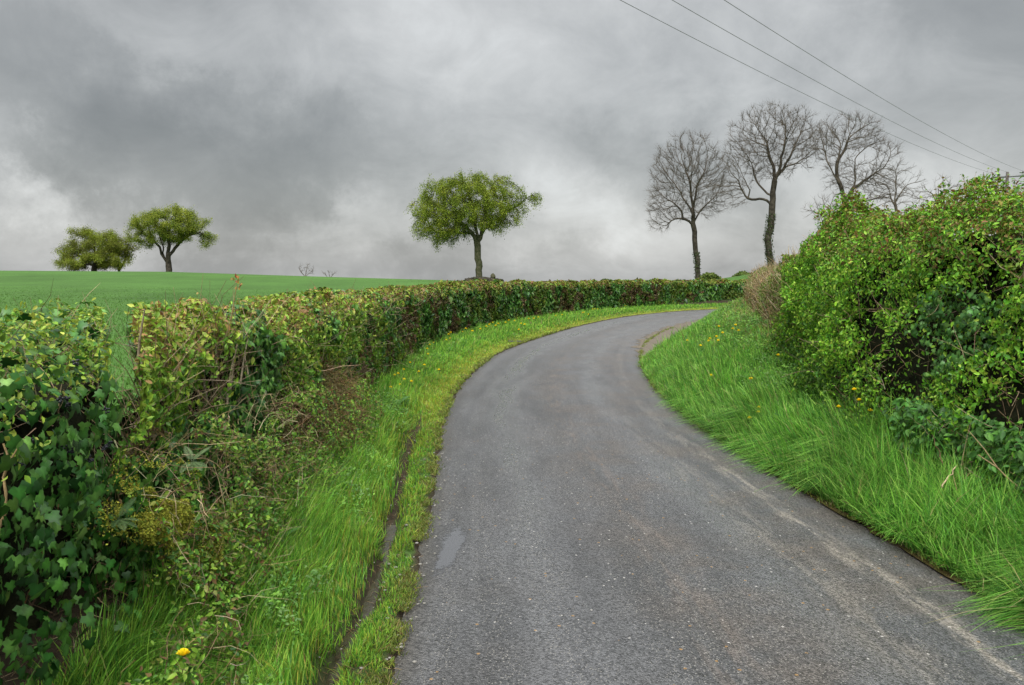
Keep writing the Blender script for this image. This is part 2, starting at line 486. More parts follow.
def sticks(mb, P0, D, L, r, col, wob=.18, k=4, grav=0., sides=3):
    n = len(P0)
    if n == 0: return
    D = unit(D); L = np.broadcast_to(L, (n,)); r = np.broadcast_to(r, (n,))
    pts = [P0]; d = D.copy()
    for i in range(k - 1):
        d = unit(d + rng.normal(0, wob, (n, 3)) + np.array([0, 0, -grav]))
        pts.append(pts[-1] + d * (L / (k - 1))[:, None])
    PL = np.stack(pts, 1)
    R = r[:, None] * np.linspace(1, .35, k)[None]
    tubes(mb, PL, R, col, sides)
    return PL


def blades(mb, P, h, lean, w, col, bend=.5):
    """grass: P (n,3), h (n,), lean (n,2) horizontal lean, w width"""
    n = len(P)
    if n == 0: return
    t = np.array([0, .38, .72, 1.0]); wt = np.array([1, .95, .62, .08])
    h = np.broadcast_to(h, (n,)); w = np.broadcast_to(w, (n,))
    ln = np.linalg.norm(lean, axis=1); up = np.sqrt(np.clip(1 - .7 * (np.minimum(ln, 1.0)) ** 2, .25, 1))
    face = rng.uniform(0, math.pi, n); wx = np.stack([np.cos(face), np.sin(face), np.zeros(n)], 1)
    c = np.zeros((n, 4, 3))
    b2 = (t ** 2)[None] * bend + t[None] * (1 - bend)
    c[:, :, 0] = P[:, 0:1] + h[:, None] * lean[:, 0:1] * b2
    c[:, :, 1] = P[:, 1:2] + h[:, None] * lean[:, 1:2] * b2
    c[:, :, 2] = P[:, 2:3] + h[:, None] * (up[:, None] * t[None] - .50 * (np.minimum(ln, 1.1) ** 2)[:, None] * t[None] ** 2)
    off = wx[:, None] * (w[:, None] * wt[None] * .5)[..., None]
    V = np.stack([c - off, c + off], 2).reshape(-1, 3)
    i = np.array([[0, 1, 3, 2], [2, 3, 5, 4], [4, 5, 7, 6]])
    F = (i[None] + (np.arange(n) * 8)[:, None, None]).reshape(-1, 4)
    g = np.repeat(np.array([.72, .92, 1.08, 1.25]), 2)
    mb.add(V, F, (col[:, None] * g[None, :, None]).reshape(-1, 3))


# ------------------------------------------------------------------ plan of the lane
LE = [(-.45, -12), (-.48, -6), (-.50, -2), (-.53, 0), (-.55, 3.5), (-.60, 5), (-.70, 7), (-.87, 10.4), (-.80, 14.2), (-.3, 19.4), (.9, 25), (3.1, 33), (6.5, 42), (11.5, 50), (19, 56.5), (30, 61), (50, 64), (100, 64)]
RE = [(2.75, -12), (2.72, -6), (2.72, -2), (2.69, 0), (2.61, 3.5), (2.51, 5), (2.35, 7), (2.22, 10), (2.4, 14), (2.95, 18.3), (4.15, 24), (6.4, 31), (9.9, 39.), (14.5, 46), (21, 52.5), (31, 57.5), (50, 60.5), (100, 60.5)]
NS = 1700
LEd, REd = catmull(LE, NS), catmull(RE, NS)


def rs_by_arc(P, n, dens=None):
    s = np.concatenate([[0], np.cumsum(np.linalg.norm(np.diff(P, axis=0), axis=1))])
    q = np.linspace(0, s[-1], n)
    return np.column_stack([np.interp(q, s, P[:, 0]), np.interp(q, s, P[:, 1])])


def normals2(P):
    t = unit(np.gradient(P, axis=0)); return np.stack([-t[:, 1], t[:, 0]], 1)   # left-hand normal


class Near:
    def __init__(s, P): s.P = rs_by_arc(P, 900); s.N = normals2(s.P)

    def q(s, XY):
        d = np.empty(len(XY)); y = np.empty(len(XY))
        for a in range(0, len(XY), 4000):
            b = XY[a:a + 4000]
            dd = ((b[:, None] - s.P[None]) ** 2).sum(2)
            i = dd.argmin(1)
            dl = ((b - s.P[i]) * s.N[i]).sum(1)
            d[a:a + 4000] = dl
            y[a:a + 4000] = s.P[i, 1]
        return d, y


NL, NR = Near(LEd), Near(REd)


def ditch_s(y): return np.interp(y, [3.0, 5.0, 8.0], [.215, .25, .29])


def w_left(y):    # road edge to the front of the left hedge
    return np.interp(y, [-20, 3.0, 4.1, 6.3, 9.3, 14, 20, 27, 33, 42, 50, 57, 64], [.66, .74, .79, .84, .90, 1.2, 1.75, 2.4, 3.0, 3.1, 3.2, 3.1, 3.0])


def w_right(y):   # road edge to the front of the right hedge
    return np.interp(y, [-20, 3.5, 5, 7, 9, 11, 14, 18, 24, 31, 39, 60], [.80, .80, .82, .95, 1.20, 1.65, 2.05, 2.35, 2.65, 2.9, 2.9, 2.9])


def mud_w(y): return np.interp(y, [17, 21, 27, 36, 41], [0, .75, 1.05, .9, 0])


def bank_right(y):
    return np.interp(y, [0, 4, 6, 8, 11, 14, 18, 24, 31, 60], [.20, .22, .26, .38, .72, .90, 1.05, 1.15, 1.15, 1.2])


def field_h(x, y):
    yy = np.maximum(y, 1.0)
    px = np.clip(W / 2 + FPX * x / yy, -400, 1400)
    ys = np.interp(px, [-400, 0, 170, 340, 480, 560, 690, 770, 900, 1400], [270.5, 272, 273, 277.7, 281.3, 284, 283, 272, 268, 268])
    Rc = np.interp(px, [-400, 0, 170, 480, 700, 800, 1400], [120, 115, 112, 77, 82, 86, 95])
    zc = CAMZ + (283.2 - ys) * Rc / FPX
    t = yy / Rc
    f = np.where(t < 1, np.sin(np.clip(t, 0, 1) * math.pi / 2) ** 1.25, 1)
    z = .32 + (zc - .32) * f
    z = z - np.where(t > 1, ((yy - Rc) / 60.0) ** 1.5, 0) * 1.6
    z = np.maximum(z, -9 - (yy > 500) * 2)
    return np.where(y < 1, .32, z)


def height(XY):
    XY = np.asarray(XY, float)
    dl, yl = NL.q(XY); dr, yr = NR.q(XY); dr = -dr
    fh = field_h(XY[:, 0], XY[:, 1])
    h = np.full(len(XY), -.10)
    # left verge with its little ditch
    wl = w_left(yl)
    dit = np.interp(yl, [-5, 2, 8.5, 10.5], [1, 1, .8, 0])
    wob = (vnoise(XY, .9, 3) - .5) * .08 + (vnoise(XY, 4.5, 47) - .5) * .06
    s = dl
    prof = .02 + .03 * sstep(s, 0, .1)
    prof = prof + sstep(s, .36, .62) * .07 + sstep(s, .6, 1.0) * .10 * np.interp(yl, [0, 12, 20], [1, .8, .3]) + sstep(s, wl - .15, wl + .45) * np.interp(yl, [0, 8, 14], [.28, .2, .1])
    prof = prof - dit * .15 * np.exp(-((s - ditch_s(yl) - wob) / (.055 + .045 * vnoise(XY, 3, 48))) ** 2)
    prof = prof + (vnoise(XY, 2.2, 1) - .5) * .05 * sstep(s, .05, .4)
    left = prof + (np.maximum(fh, .1) - prof) * sstep(s, wl + .2, wl + 3.2)
    h = np.where(dl > 0, left, h)
    # right bank
    wr = w_right(yr); b = bank_right(yr); mw = mud_w(yr)
    s = np.maximum(dr - mw, 0) / (wr - mw)
    prof = .02 + b * (1.0 - np.clip(1 - s, 0, 1) ** 1.5) + (vnoise(XY, 1.8, 2) - .5) * .07 * sstep(s, .05, .4) - .02 * (dr < mw)
    right = prof + (np.maximum(fh, b) - prof) * sstep(dr, wr + .5, wr + 12)
    h = np.where(dr > 0, right, h)
    return h, dl, dr, yl, yr


def hgt(x, y): return float(height(np.array([[x, y]]))[0][0])


def hit(px, py, zoff=0.0):
    d = pix_dir(px, py); t = np.concatenate([np.linspace(1.5, 20, 500), np.linspace(20, 140, 900)])
    P = np.array([0, 0, CAMZ]) + t[:, None] * d[None]
    h = height(P[:, :2])[0]
    i = np.argmax(P[:, 2] < h + zoff)
    return P[i]


G_TURF = np.array([.045, .085, .018]); G_FIELD = np.array([.052, .118, .022]); G_SOIL = np.array([.035, .026, .016]); G_YEL = np.array([.15, .17, .02])


def ground_colour(XY, dl, dr, yl, yr):
    n = fbm(XY, 1.3, 5)[:, None]
    c = np.tile(G_TURF, (len(XY), 1)) * (.8 + .4 * n)
    fld = ((dl > w_left(yl) + 1.2) | (dr > w_right(yr) + 1.5))
    big = fbm(XY * [1, 1], .05, 8, 4)[:, None]
    c = np.where(fld[:, None], G_FIELD * (.75 + .5 * big), c)
    # yellowish mossy rim by the tarmac further on
    rim = (sstep(dl, 0, .02) * (1 - sstep(dl, .25, .8)) * sstep(yl, 7, 11))[:, None]
    c = c * (1 - rim) + G_YEL * rim
    # ditch and bare soil near the hedges
    dit = (np.exp(-((dl - ditch_s(yl)) / .10) ** 2) * (1 - sstep(yl, 9.5, 11)))[:, None]
    c = c * (1 - dit) + G_SOIL * dit
    und = (sstep(dl, w_left(yl) - .15, w_left(yl) + .1) * (1 - sstep(dl, w_left(yl) + 1.0, w_left(yl) + 1.3)))[:, None]
    c = c * (1 - und) + G_SOIL * und
    und = (sstep(dr, w_right(yr) - .1, w_right(yr) + .2) * (1 - sstep(dr, w_right(yr) + 1.4, w_right(yr) + 1.8)))[:, None]
    c = c * (1 - und) + G_SOIL * und
    rim = ((1 - sstep(dl, .0, .03)) * (dl > 0) + (1 - sstep(dr, .0, .06)) * (dr > 0))[:, None]
    c = c * (1 - rim) + G_SOIL * rim
    return c


def grid_faces(a, b):
    i = np.arange(a - 1)[:, None] * b; j = np.arange(b - 1)[None]
    q = np.stack([i + j, i + j + 1, i + b + j + 1, i + b + j], -1)
    return q.reshape(-1, 4)


def build_ground():
    xs = np.unique(np.concatenate([-np.geomspace(6, 1500, 60)[::-1], np.arange(-6, 12, .35), np.arange(12, 40, 1.0), np.geomspace(40, 1500, 45)]))
    ys = np.unique(np.concatenate([-np.geomspace(10, 900, 16)[::-1], np.arange(-10, 30, .4), np.arange(30, 130, 1.2), np.geomspace(130, 4000, 40)]))
    X, Y = np.meshgrid(xs, ys); XY = np.column_stack([X.ravel(), Y.ravel()])
    h, dl, dr, yl, yr = height(XY)
    z = h - .16 * (np.maximum(dl, dr) < 3.6)
    c = ground_colour(XY, dl, dr, yl, yr)
    o = link_mesh('ground', np.column_stack([XY, z]), grid_faces(len(ys), len(xs))[:, ::1], M_GROUND, c, smooth=True)
    struct(o)
    # verges: fine strips from each road edge outwards
    so = np.concatenate([[-.14, -.03, 0, .02, .05, .08], np.arange(.12, 1.3, .04), np.arange(1.3, 4.3, .25)])
    st = np.concatenate([np.linspace(0, 1, 900)])
    for nm, E, sg in (('left_verge', LEd, 1), ('right_verge', REd, -1)):
        P = catmull(LE if sg > 0 else RE, 1500)
        s = np.concatenate([[0], np.cumsum(np.linalg.norm(np.diff(P, axis=0), axis=1))])
        q = np.concatenate([np.linspace(0, 9, 30)[:-1], np.arange(9, 32, .07), np.arange(32, 75, .3), np.linspace(75, s[-1], 60)])
        P = np.column_stack([np.interp(q, s, P[:, 0]), np.interp(q, s, P[:, 1])])
        Nn = normals2(P) * sg
        jag = (vnoise(P, 4.0, 11) - .5) * .09 + (vnoise(P, 14.0, 12) - .5) * .04
        XY = (P[:, None] + Nn[:, None] * (so[None, :, None] + jag[:, None, None] * np.exp(-np.maximum(so, 0) * 3)[None, :, None])).reshape(-1, 2)
        h, dl, dr, yl, yr = height(XY)
        sd = dl if sg > 0 else dr
        z = np.where(sd < .0, -.02 + 0 * h, h)
        sgrid = np.tile(so, len(P))
        z = np.where(sgrid < -.02, -.03, np.where(sgrid < .01, .006, np.where(sd < .04, np.maximum(h, .014), h)))
        z = np.where(sgrid > 4.0, z - .17, z)
        c = ground_colour(XY, dl, dr, yl, yr)
        rim = (1 - sstep(sgrid, .01, .05))[:, None]; c = c * (1 - rim) + G_SOIL * rim
        F = grid_faces(len(P), len(so))
        if sg > 0: F = F[:, ::-1]
        struct(link_mesh(nm, np.column_stack([XY, z]), F, M_GROUND, c, smooth=True))
    # road
    L_, R_ = catmull(LE, 1400), catmull(RE, 1400)
    nu = 25; u = np.linspace(0, 1, nu)
    wdt = np.linalg.norm(R_ - L_, axis=1)
    P = L_[:, None] * (1 - u)[None, :, None] + R_[:, None] * u[None, :, None]
    crown = .035 * (1 - (2 * u - 1) ** 2)
    V = np.concatenate([P, np.tile(crown, (1400, 1))[..., None]], 2).reshape(-1, 3)
    V[:, 2] += (vnoise(V[:, :2], .7, 4) - .5) * .02 * np.tile(np.sin(u * math.pi), 1400)
    mid = P[:, nu // 2]; s = np.concatenate([[0], np.cumsum(np.linalg.norm(np.diff(mid, axis=0), axis=1))])
    uv = np.stack([np.broadcast_to(u[None] * 3.15, (1400, nu)), np.broadcast_to(s[:, None], (1400, nu))], -1).reshape(-1, 2)
    struct(link_mesh('road', V, grid_faces(1400, nu), M_ROAD, smooth=True, uv=uv))


build_ground()


_rd = bpy.data.objects['road'].data
from mathutils.bvhtree import BVHTree
ROAD_BVH = BVHTree.FromPolygons([v.co[:] for v in _rd.vertices], [p.vertices[:] for p in _rd.polygons])


def road_z(x, y):
    r = ROAD_BVH.ray_cast(Vector((x, y, 1)), Vector((0, 0, -1)))
    if r[0] is not None: return r[0].z
    i = np.argmin((LEd[:, 1] - y) ** 2 + 0 * LEd[:, 0])
    a, b = LEd[i], REd[np.argmin((REd[:, 1] - y) ** 2)]
    u = np.clip((x - a[0]) / (b[0] - a[0]), 0, 1)
    return .035 * (1 - (2 * u - 1) ** 2) + float((vnoise(np.array([[x, y]]), .7, 4) - .5)[0]) * .02 * math.sin(u * math.pi)


def flat_patch(name, mat, outline, zf, n=6, kind='structure'):
    """a thin sheet following the surface; outline in plan"""
    o = np.asarray(outline, float); c = o.mean(0)
    rings = [c[None] * (1 - k) + o * k for k in np.linspace(.05, 1, n)]
    P = np.concatenate(rings); m = len(o)
    F = []
    for r in range(n - 1):
        for i in range(m):
            F.append([r * m + i, r * m + (i + 1) % m, (r + 1) * m + (i + 1) % m, (r + 1) * m + i])
    V = np.array([[p[0], p[1], zf(p[0], p[1])] for p in P])
    ob = link_mesh(name, V, [np.array(F)[:, ::-1]], mat, smooth=True)
    return struct(ob, kind)


# the smooth damp patch by the left wheel track, the wet gutter, the ditch water, the muddy pull-in on the bend
def build_puddle():
    c = hit(451, 566); na, nr = 48, 12
    th = np.linspace(0, 2 * math.pi, na, endpoint=False); V, A = [], []
    for k in np.linspace(0, 1, nr):
        for a in th:
            r = k * (1 + .08 * math.sin(3 * a + 1) + .07 * math.sin(5 * a) + .04 * math.sin(9 * a + 2))
            x = c[0] + .080 * r * math.cos(a) + .03 * r * math.sin(a); y = c[1] + .50 * r * math.sin(a)
            V.append((x, y, road_z(x, y) + .0025)); A.append([1 - k] * 3)
    F = [[i * na + j, i * na + (j + 1) % na, (i + 1) * na + (j + 1) % na, (i + 1) * na + j] for i in range(nr - 1) for j in range(na)]
    m, nt, b, out = mat_new('thin_water_film'); N, L = nt.nodes.new, nt.links.new
    at_ = N('ShaderNodeAttribute'); at_.attribute_name = 'Col'; geo = N('ShaderNodeNewGeometry')
    nz = N('ShaderNodeTexNoise'); L(geo.outputs['Position'], nz.inputs['Vector']); nz.inputs['Scale'].default_value = 26; nz.inputs['Detail'].default_value = 6
    ad = N('ShaderNodeMath'); ad.operation = 'ADD'; L(at_.outputs['Fac'], ad.inputs[0]); L(nz.outputs[0], ad.inputs[1])
    mr = N('ShaderNodeMapRange'); mr.interpolation_type = 'SMOOTHSTEP'; L(ad.outputs[0], mr.inputs['Value'])
    mr.inputs['From Min'].default_value = .50; mr.inputs['From Max'].default_value = .85; mr.inputs['To Max'].default_value = .85
    L(mr.outputs[0], b.inputs['Alpha']); b.inputs['Base Color'].default_value = (.085, .087, .094, 1); b.inputs['Roughness'].default_value = .2; b.inputs['Specular IOR Level'].default_value = .6
    struct(link_mesh('puddle', np.array(V), [np.array(F)], m, np.array(A), smooth=True))


build_puddle()


def strip(name, mat, E, sg, y0, y1, s0, s1, zf, jag=.02, kind='structure', step=.08):
    P = rs_by_arc(E, 3000); Nn = normals2(P) * sg
    k = (P[:, 1] > y0) & (P[:, 1] < y1); P, Nn = P[k], Nn[k]
    st_ = max(1, int(step / .05)); P, Nn = P[::st_], Nn[::st_]
    m = 7; s = np.linspace(0, 1, m)
    taper = np.sin(np.linspace(0.02, .98, len(P)) * math.pi) ** .35
    a = s0 + (vnoise(P, 5, 21) - .5) * jag; b = s1 + (vnoise(P, 4, 22) - .5) * jag
    mid = (a + b) / 2; a = mid + (a - mid) * taper; b = mid + (b - mid) * taper
    ss = a[:, None] * (1 - s) + b[:, None] * s
    XY = (P[:, None] + Nn[:, None] * ss[..., None]).reshape(-1, 2)
    z = zf(XY, ss.ravel())
    o = link_mesh(name, np.column_stack([XY, z]), grid_faces(len(P), m), mat, smooth=True)
    return struct(o, kind)


strip('wet_gutter', M_GUTTER, REd, -1, 2.0, 9.0, -.03, .05, lambda XY, s: np.full(len(XY), .012) + .006 * sstep(s, -.1, .05), .06)
strip('ditch_water', M_WATER, LEd, 1, 1.0, 5.8, 0.10, .43, lambda XY, s: np.full(len(XY), -.070), .02)
strip('mud_pull_in', M_MUD, REd, -1, 17.5, 41.0, -.30, .95, lambda XY, s: np.where(s < .02, np.array([road_z(a, b) for a, b in XY]) + .006, .026 + .02 * vnoise(XY, 3, 5)), .45, step=.2)


# ------------------------------------------------------------------ hedges
class Curve:
    def __init__(s, pts, out_sign):
        P = catmull(pts, 1200); s.P = rs_by_arc(P, 1200)
        s.s = np.concatenate([[0], np.cumsum(np.linalg.norm(np.diff(s.P, axis=0), axis=1))]); s.L = s.s[-1]
        s.N = normals2(s.P) * out_sign          # outward, to the road

    def at(s, q):
        P = np.column_stack([np.interp(q, s.s, s.P[:, i]) for i in (0, 1)])
        N = unit(np.column_stack([np.interp(q, s.s, s.N[:, i]) for i in (0, 1)]))
        return P, N


def hedge_surf(cv, q, phi, inset, z0f, z1f, T, amp, nseed, rr=.28, batter=.10, nscale=1.3, clump=.13):
    """q arc position, phi 0..1 round the section from the front foot over the top to the back foot"""
    P, N = cv.at(q)
    z0 = z0f(P, q); z1 = z1f(P, q)
    T = np.broadcast_to(T(q) if callable(T) else T, q.shape)
    H = z1 - z0
    rr = np.minimum(rr, T * .45)
    l1 = H - rr; la = rr * math.pi / 2; l2 = T - 2 * rr
    tot = 2 * l1 + 2 * la + l2
    d = phi * tot
    w = np.zeros_like(d); z = np.zeros_like(d); nw = np.zeros_like(d); nz = np.zeros_like(d)
    a = d < l1
    w[a] = 0; z[a] = d[a]; nw[a] = 1
    b = (d >= l1) & (d < l1 + la); th = (d - l1) / np.maximum(rr, 1e-6)
    w[b] = (rr * (1 - np.cos(th)))[b]; z[b] = (l1 + rr * np.sin(th))[b]; nw[b] = np.cos(th)[b]; nz[b] = np.sin(th)[b]
    c = (d >= l1 + la) & (d < l1 + la + l2); w[c] = (rr + d - l1 - la)[c]; z[c] = H[c]; nz[c] = 1
    e = (d >= l1 + la + l2) & (d < l1 + 2 * la + l2); th = (d - l1 - la - l2) / np.maximum(rr, 1e-6)
    w[e] = (T - rr + rr * np.sin(th))[e]; z[e] = (l1 + rr * np.cos(th))[e]; nw[e] = -np.sin(th)[e]; nz[e] = np.cos(th)[e]
    g = d >= l1 + 2 * la + l2; w[g] = T[g]; z[g] = (l1 - (d - l1 - 2 * la - l2))[g]; nw[g] = -1
    w = w + batter * (z / H) * (nw > 0) * 1.0
    X = np.column_stack([P - N * w[:, None], z0 + z])
    Nr = np.column_stack([N * nw[:, None], nz])
    disp = (fbm(X, nscale, nseed, 4) - .5) * 2 * amp + (vnoise(X, 6.5, nseed + 9) - .5) * clump
    X = X + Nr * (disp - inset)[:, None]
    return X, Nr, z / H


def hedge_core(cv, name, parent, q0, q1, z0f, z1f, T, inset, amp, seed, keep=None, step=.12, nphi=26, **kw):
    q = np.arange(q0, q1, step); ph = np.linspace(0, 1, nphi)
    Q, PH = np.meshgrid(q, ph, indexing='ij')
    ins = np.full(Q.size, inset) + (rng.random(Q.size) * .04)
    X, N, zz = hedge_surf(cv, Q.ravel(), PH.ravel(), ins, z0f, z1f, T, amp, seed, **kw)
    G = X.reshape(len(q), nphi, 3)
    F = grid_faces(len(q), nphi)
    if keep is not None:
        kk = keep(X); F = F[kk[F].all(1)]
    caps = []
    V = G.reshape(-1, 3)
    for r in (0, len(q) - 1):
        caps.append(np.array([[r * nphi + j for j in range(nphi)]]))
    Fs = [F] + ([caps[0], caps[1][:, ::-1]] if keep is None else [])
    return link_mesh(name, V, Fs, M_CORE, parent=parent)  # solid dark shell, painted as the shade behind the leaves


def arc_samples(cv, n, q0, q1, power=1.2, dmin=2.5):
    """arc positions, denser near the camera"""
    q = np.linspace(q0, q1, 2000); P, _ = cv.at(q)
    d = np.maximum(np.linalg.norm(P, axis=1), dmin)
    w = d ** -power; c = np.cumsum(w); c /= c[-1]
    s = np.interp(rng.random(n), c, q)
    return s, np.interp(s, q, d)


def phis(n, lo=0., hi=1., back=.12):
    """mostly front and top"""
    u = rng.random(n); hi2 = hi
    r = np.where(u < 1 - back, lo + rng.random(n) * (min(.68, hi2) - lo), .6 + rng.random(n) * (hi2 - .6))
    return r


# palettes (true leaf colours)
C_HAW = [(.13, .26, .024), (.19, .33, .034), (.075, .17, .020), (.25, .34, .04), (.12, .10, .03)]
C_HAWTOP = [(.25, .33, .042), (.32, .37, .055), (.26, .20, .06), (.19, .32, .035), (.26, .15, .06)]
C_IVY = [(.020, .065, .012), (.038, .115, .018), (.065, .165, .026), (.10, .22, .034)]
C_BROWN = [(.11, .070, .03), (.16, .105, .045), (.075, .055, .024), (.13, .115, .035)]
C_MID = [(.050, .13, .018), (.07, .16, .02), (.10, .20, .022), (.035, .09, .015)]
C_STEM = [(.16, .115, .065), (.22, .165, .10), (.10, .07, .04), (.28, .22, .14)]

LEFT_FRONT = [(-1.36, -7), (-1.36, -2), (-1.37, 1.0), (-1.45, 2.9), (-1.58, 4.2), (-1.62, 6.3), (-1.80, 9.3), (-2.0, 14), (-2.0, 20), (-1.35, 26.0), (0.1, 33), (3.4, 42.5), (8.2, 51.0), (15.5, 59.0), (28, 64.3), (50, 67.5), (100, 67.5)]
CL = Curve(LEFT_FRONT, -1)
GA = np.argmin(np.abs(CL.P[:, 1] - 3.30)); QA = CL.s[GA]
QB = CL.s[np.argmin(np.abs(CL.P[:, 1] - 3.25))]
Q_12 = CL.s[np.argmin(np.abs(CL.P[:, 1] - 12))]


def z0_left(P, q):
    return np.interp(P[:, 1], [0, 10, 20, 40, 70], [.10, .10, .06, .06, .06])


def z1_left(P, q):
    r = np.arange(len(P))
    yy = np.where(P[:, 0] < 30, P[:, 1], 70)
    z = np.interp(yy, [-5, 3, 4, 7, 14, 20, 30, 42, 52, 60, 70], [1.46, 1.46, 1.47, 1.49, 1.49, 1.54, 1.64, 1.68, 1.80, 1.88, 1.96])
    return z + (vnoise(P, 1.1, 31) - .5) * .12 + (vnoise(P, 3.3, 36) - .5) * .12 + (vnoise(P, .35, 32) - .5) * .06


def gap_keep_b(X):
    """the long hedge begins behind a ragged slanting gap"""
    e = X[:, 0] + .48 * (X[:, 1] - 3.42) + 1.58 + (fbm(X, 5, 77) - .5) * .22 + np.clip(1.12 - X[:, 2], 0, 1) * .9 + np.clip(X[:, 2] - 1.25, 0, 1) * .12
    return e > 0


def gap_keep_a(X):
    e = -(X[:, 1] - 2.90) - (X[:, 0] + 1.45) * 1.9 + (fbm(X, 4, 78) - .5) * .20 + np.clip(1.10 - X[:, 2], 0, 1) * .35 - np.clip(X[:, 2] - 1.45, 0, 1) * .3
    return e > 0


def build_left_long():
    P0, _ = CL.at(np.array([QB + 1.2])); base = (P0[0, 0] - .4, P0[0, 1], 0.1)
    t = thing('hedge', 'long trimmed hedge following the left side of the lane round the bend', 'hedge', base)
    hedge_core(CL, 'shade_core', t, QB + .2, CL.L - 40, z0_left, z1_left, .95, .30, .15, 41, keep=gap_keep_b, step=.13)
    # general leaves
    fol = MB(); ivy = MB()
    n = 250000
    q, d = arc_samples(CL, n, QB, CL.L - 40, .95, 3.4)
    ph = phis(n, .0, .97)
    ins = rng.exponential(.085, n) - .05
    X, Nr, zh = hedge_surf(CL, q, ph, ins, z0_left, z1_left, .95, .16, 41)
    k = gap_keep_b(X); X, Nr, zh, d, q = X[k], Nr[k], zh[k], d[k], q[k]
    kind = fbm(X * [1, 1, 1.3], 1.15, 51, 3); k2 = fbm(X, .55, 52, 3); fine = fbm(X, 5, 53, 2)
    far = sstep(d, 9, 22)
    top = sstep(zh, .80, .97)
    iv = ((kind + (.5 - zh) * .10 - .01 * far > .505) & (rng.random(len(X)) > top * .75))
    brown = (~iv) & ((k2 + (.5 - zh) * .30 * (1 - far) + .08 * far > .575) & (fine > .42)) & (rng.random(len(X)) > top * .8)
    gaps = (fbm(X, 3.2, 54, 2) < .36) & (zh < .85) & (rng.random(len(X)) < .75)
    opening = (np.exp(-((X[:, 1] - 4.85) / .42) ** 2 - ((X[:, 2] - 1.12) / .24) ** 2) > .45) & (rng.random(len(X)) < .72)
    ok = ~gaps & ~opening
    n_ = len(X)
    idx = rng.integers(0, 4, n_)
    c = np.empty((n_, 3))
    ihaw = rng.integers(0, 4, n_)
    c[:] = pick(C_HAW, ihaw)
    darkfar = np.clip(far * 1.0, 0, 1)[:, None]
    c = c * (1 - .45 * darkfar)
    tm = (rng.random(n_) < top * .85)
    c[tm] = pick(C_HAWTOP, rng.integers(0, 5, tm.sum()))
    c[iv] = pick(C_IVY, rng.integers(0, 4, iv.sum()))
    c[brown] = pick(C_BROWN, rng.integers(0, 4, brown.sum()))
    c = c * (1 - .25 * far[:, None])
    sz = .041 * np.maximum(d / 7, .85) ** .72 * np.exp(rng.normal(0, .22, n_))
    m = ok & ~iv
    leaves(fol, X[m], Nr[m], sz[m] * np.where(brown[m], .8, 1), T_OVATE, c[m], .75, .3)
    fol.build('foliage', M_LEAF, t)
    m = ok & iv
    mn = m & (d < 9); mf = m & ~mn
    leaves(ivy, X[mn], Nr[mn], .052 * np.exp(rng.normal(0, .22, mn.sum())), T_IVY, c[mn], .45, .9)
    leaves(ivy, X[mf], Nr[mf], sz[mf] * 1.25, T_OVATE, c[mf] * 1.15, .55, .9)
    ivy.build('ivy', M_IVY, t)
    # stems seen in the front face and shoots out of the top
    st = MB()
    n = 5200
    q, d = arc_samples(CL, n, QB, CL.L - 40, 1.5, 3.4)
    X, Nr, zh = hedge_surf(CL, q, rng.random(n) * .36, .03 + rng.random(n) * .16, z0_left, z1_left, .95, .16, 41)
    k = gap_keep_b(X); X, Nr, d = X[k], Nr[k], d[k]
    D = rng.normal(0, .55, X.shape) + np.array([0, 0, 1.0]) + Nr * .1
    sticks(st, X, D, rng.uniform(.12, .5, len(X)), .0028 * np.maximum(d / 6, 1) ** .7, pick(C_STEM, rng.integers(0, 4, len(X))), .3)
    n = 2600
    q, d = arc_samples(CL, n, QB, CL.L - 40, 1.3, 3.4)
    X, Nr, zh = hedge_surf(CL, q, .40 + rng.random(n) * .25, 0.05 + 0 * q, z0_left, z1_left, .95, .16, 41)
    k = gap_keep_b(X); X, Nr, d = X[k], Nr[k], d[k]
    D = rng.normal(0, .35, X.shape) + np.array([0, 0, 1.0])
    PL = sticks(st, X, D, rng.uniform(.02, .07, len(X)) + .10 * rng.random(len(X)) ** 6, .0014 * np.maximum(d / 6, 1) ** .8, pick([(.16, .08, .04), (.19, .12, .05), (.13, .12, .04)], rng.integers(0, 3, len(X))), .15)
    # pale cut uprights just past the gap
    hx = []
    for (px, py, Y, ln) in ((206, 408, 4.75, .42), (214, 400, 4.8, .5), (219, 425, 4.8, .5), (228, 398, 4.85, .42), (236, 402, 4.9, .40), (224, 430, 4.7, .45), (136, 372, 3.95, .32), (139, 385, 4.0, .3), (246, 410, 5.0, .35), (197, 402, 4.6, .30)):
        p = at(px, py, Y); hx.append((p, ln))
    P0 = np.array([h[0] for h in hx]); ln = np.array([h[1] for h in hx])
    D = np.column_stack([rng.normal(0, .10, len(hx)), rng.normal(0, .06, len(hx)), np.ones(len(hx))])
    sticks(st, P0 + [0.02, -.02, 0], D, ln, .009, pick([(.24, .20, .13), (.30, .25, .17)], rng.integers(0, 2, len(hx)), .1), .08, 5, 0, 6)
    st.build('branches', M_STEM, t)
    # shoot leaves
    lf = MB()
    pts = PL[:, 2:].reshape(-1, 3); pts = pts[rng.random(len(pts)) < .8]; dd = np.linalg.norm(pts, axis=1)
    leaves(lf, pts, np.tile([0, -.2, 1.], (len(pts), 1)), .024 * np.maximum(dd / 6, 1) ** .7, T_DIAM, pick(C_HAWTOP, rng.integers(0, 5, len(pts))), .9, 0)
    lf.build('shoots', M_LEAF, t)
    return t


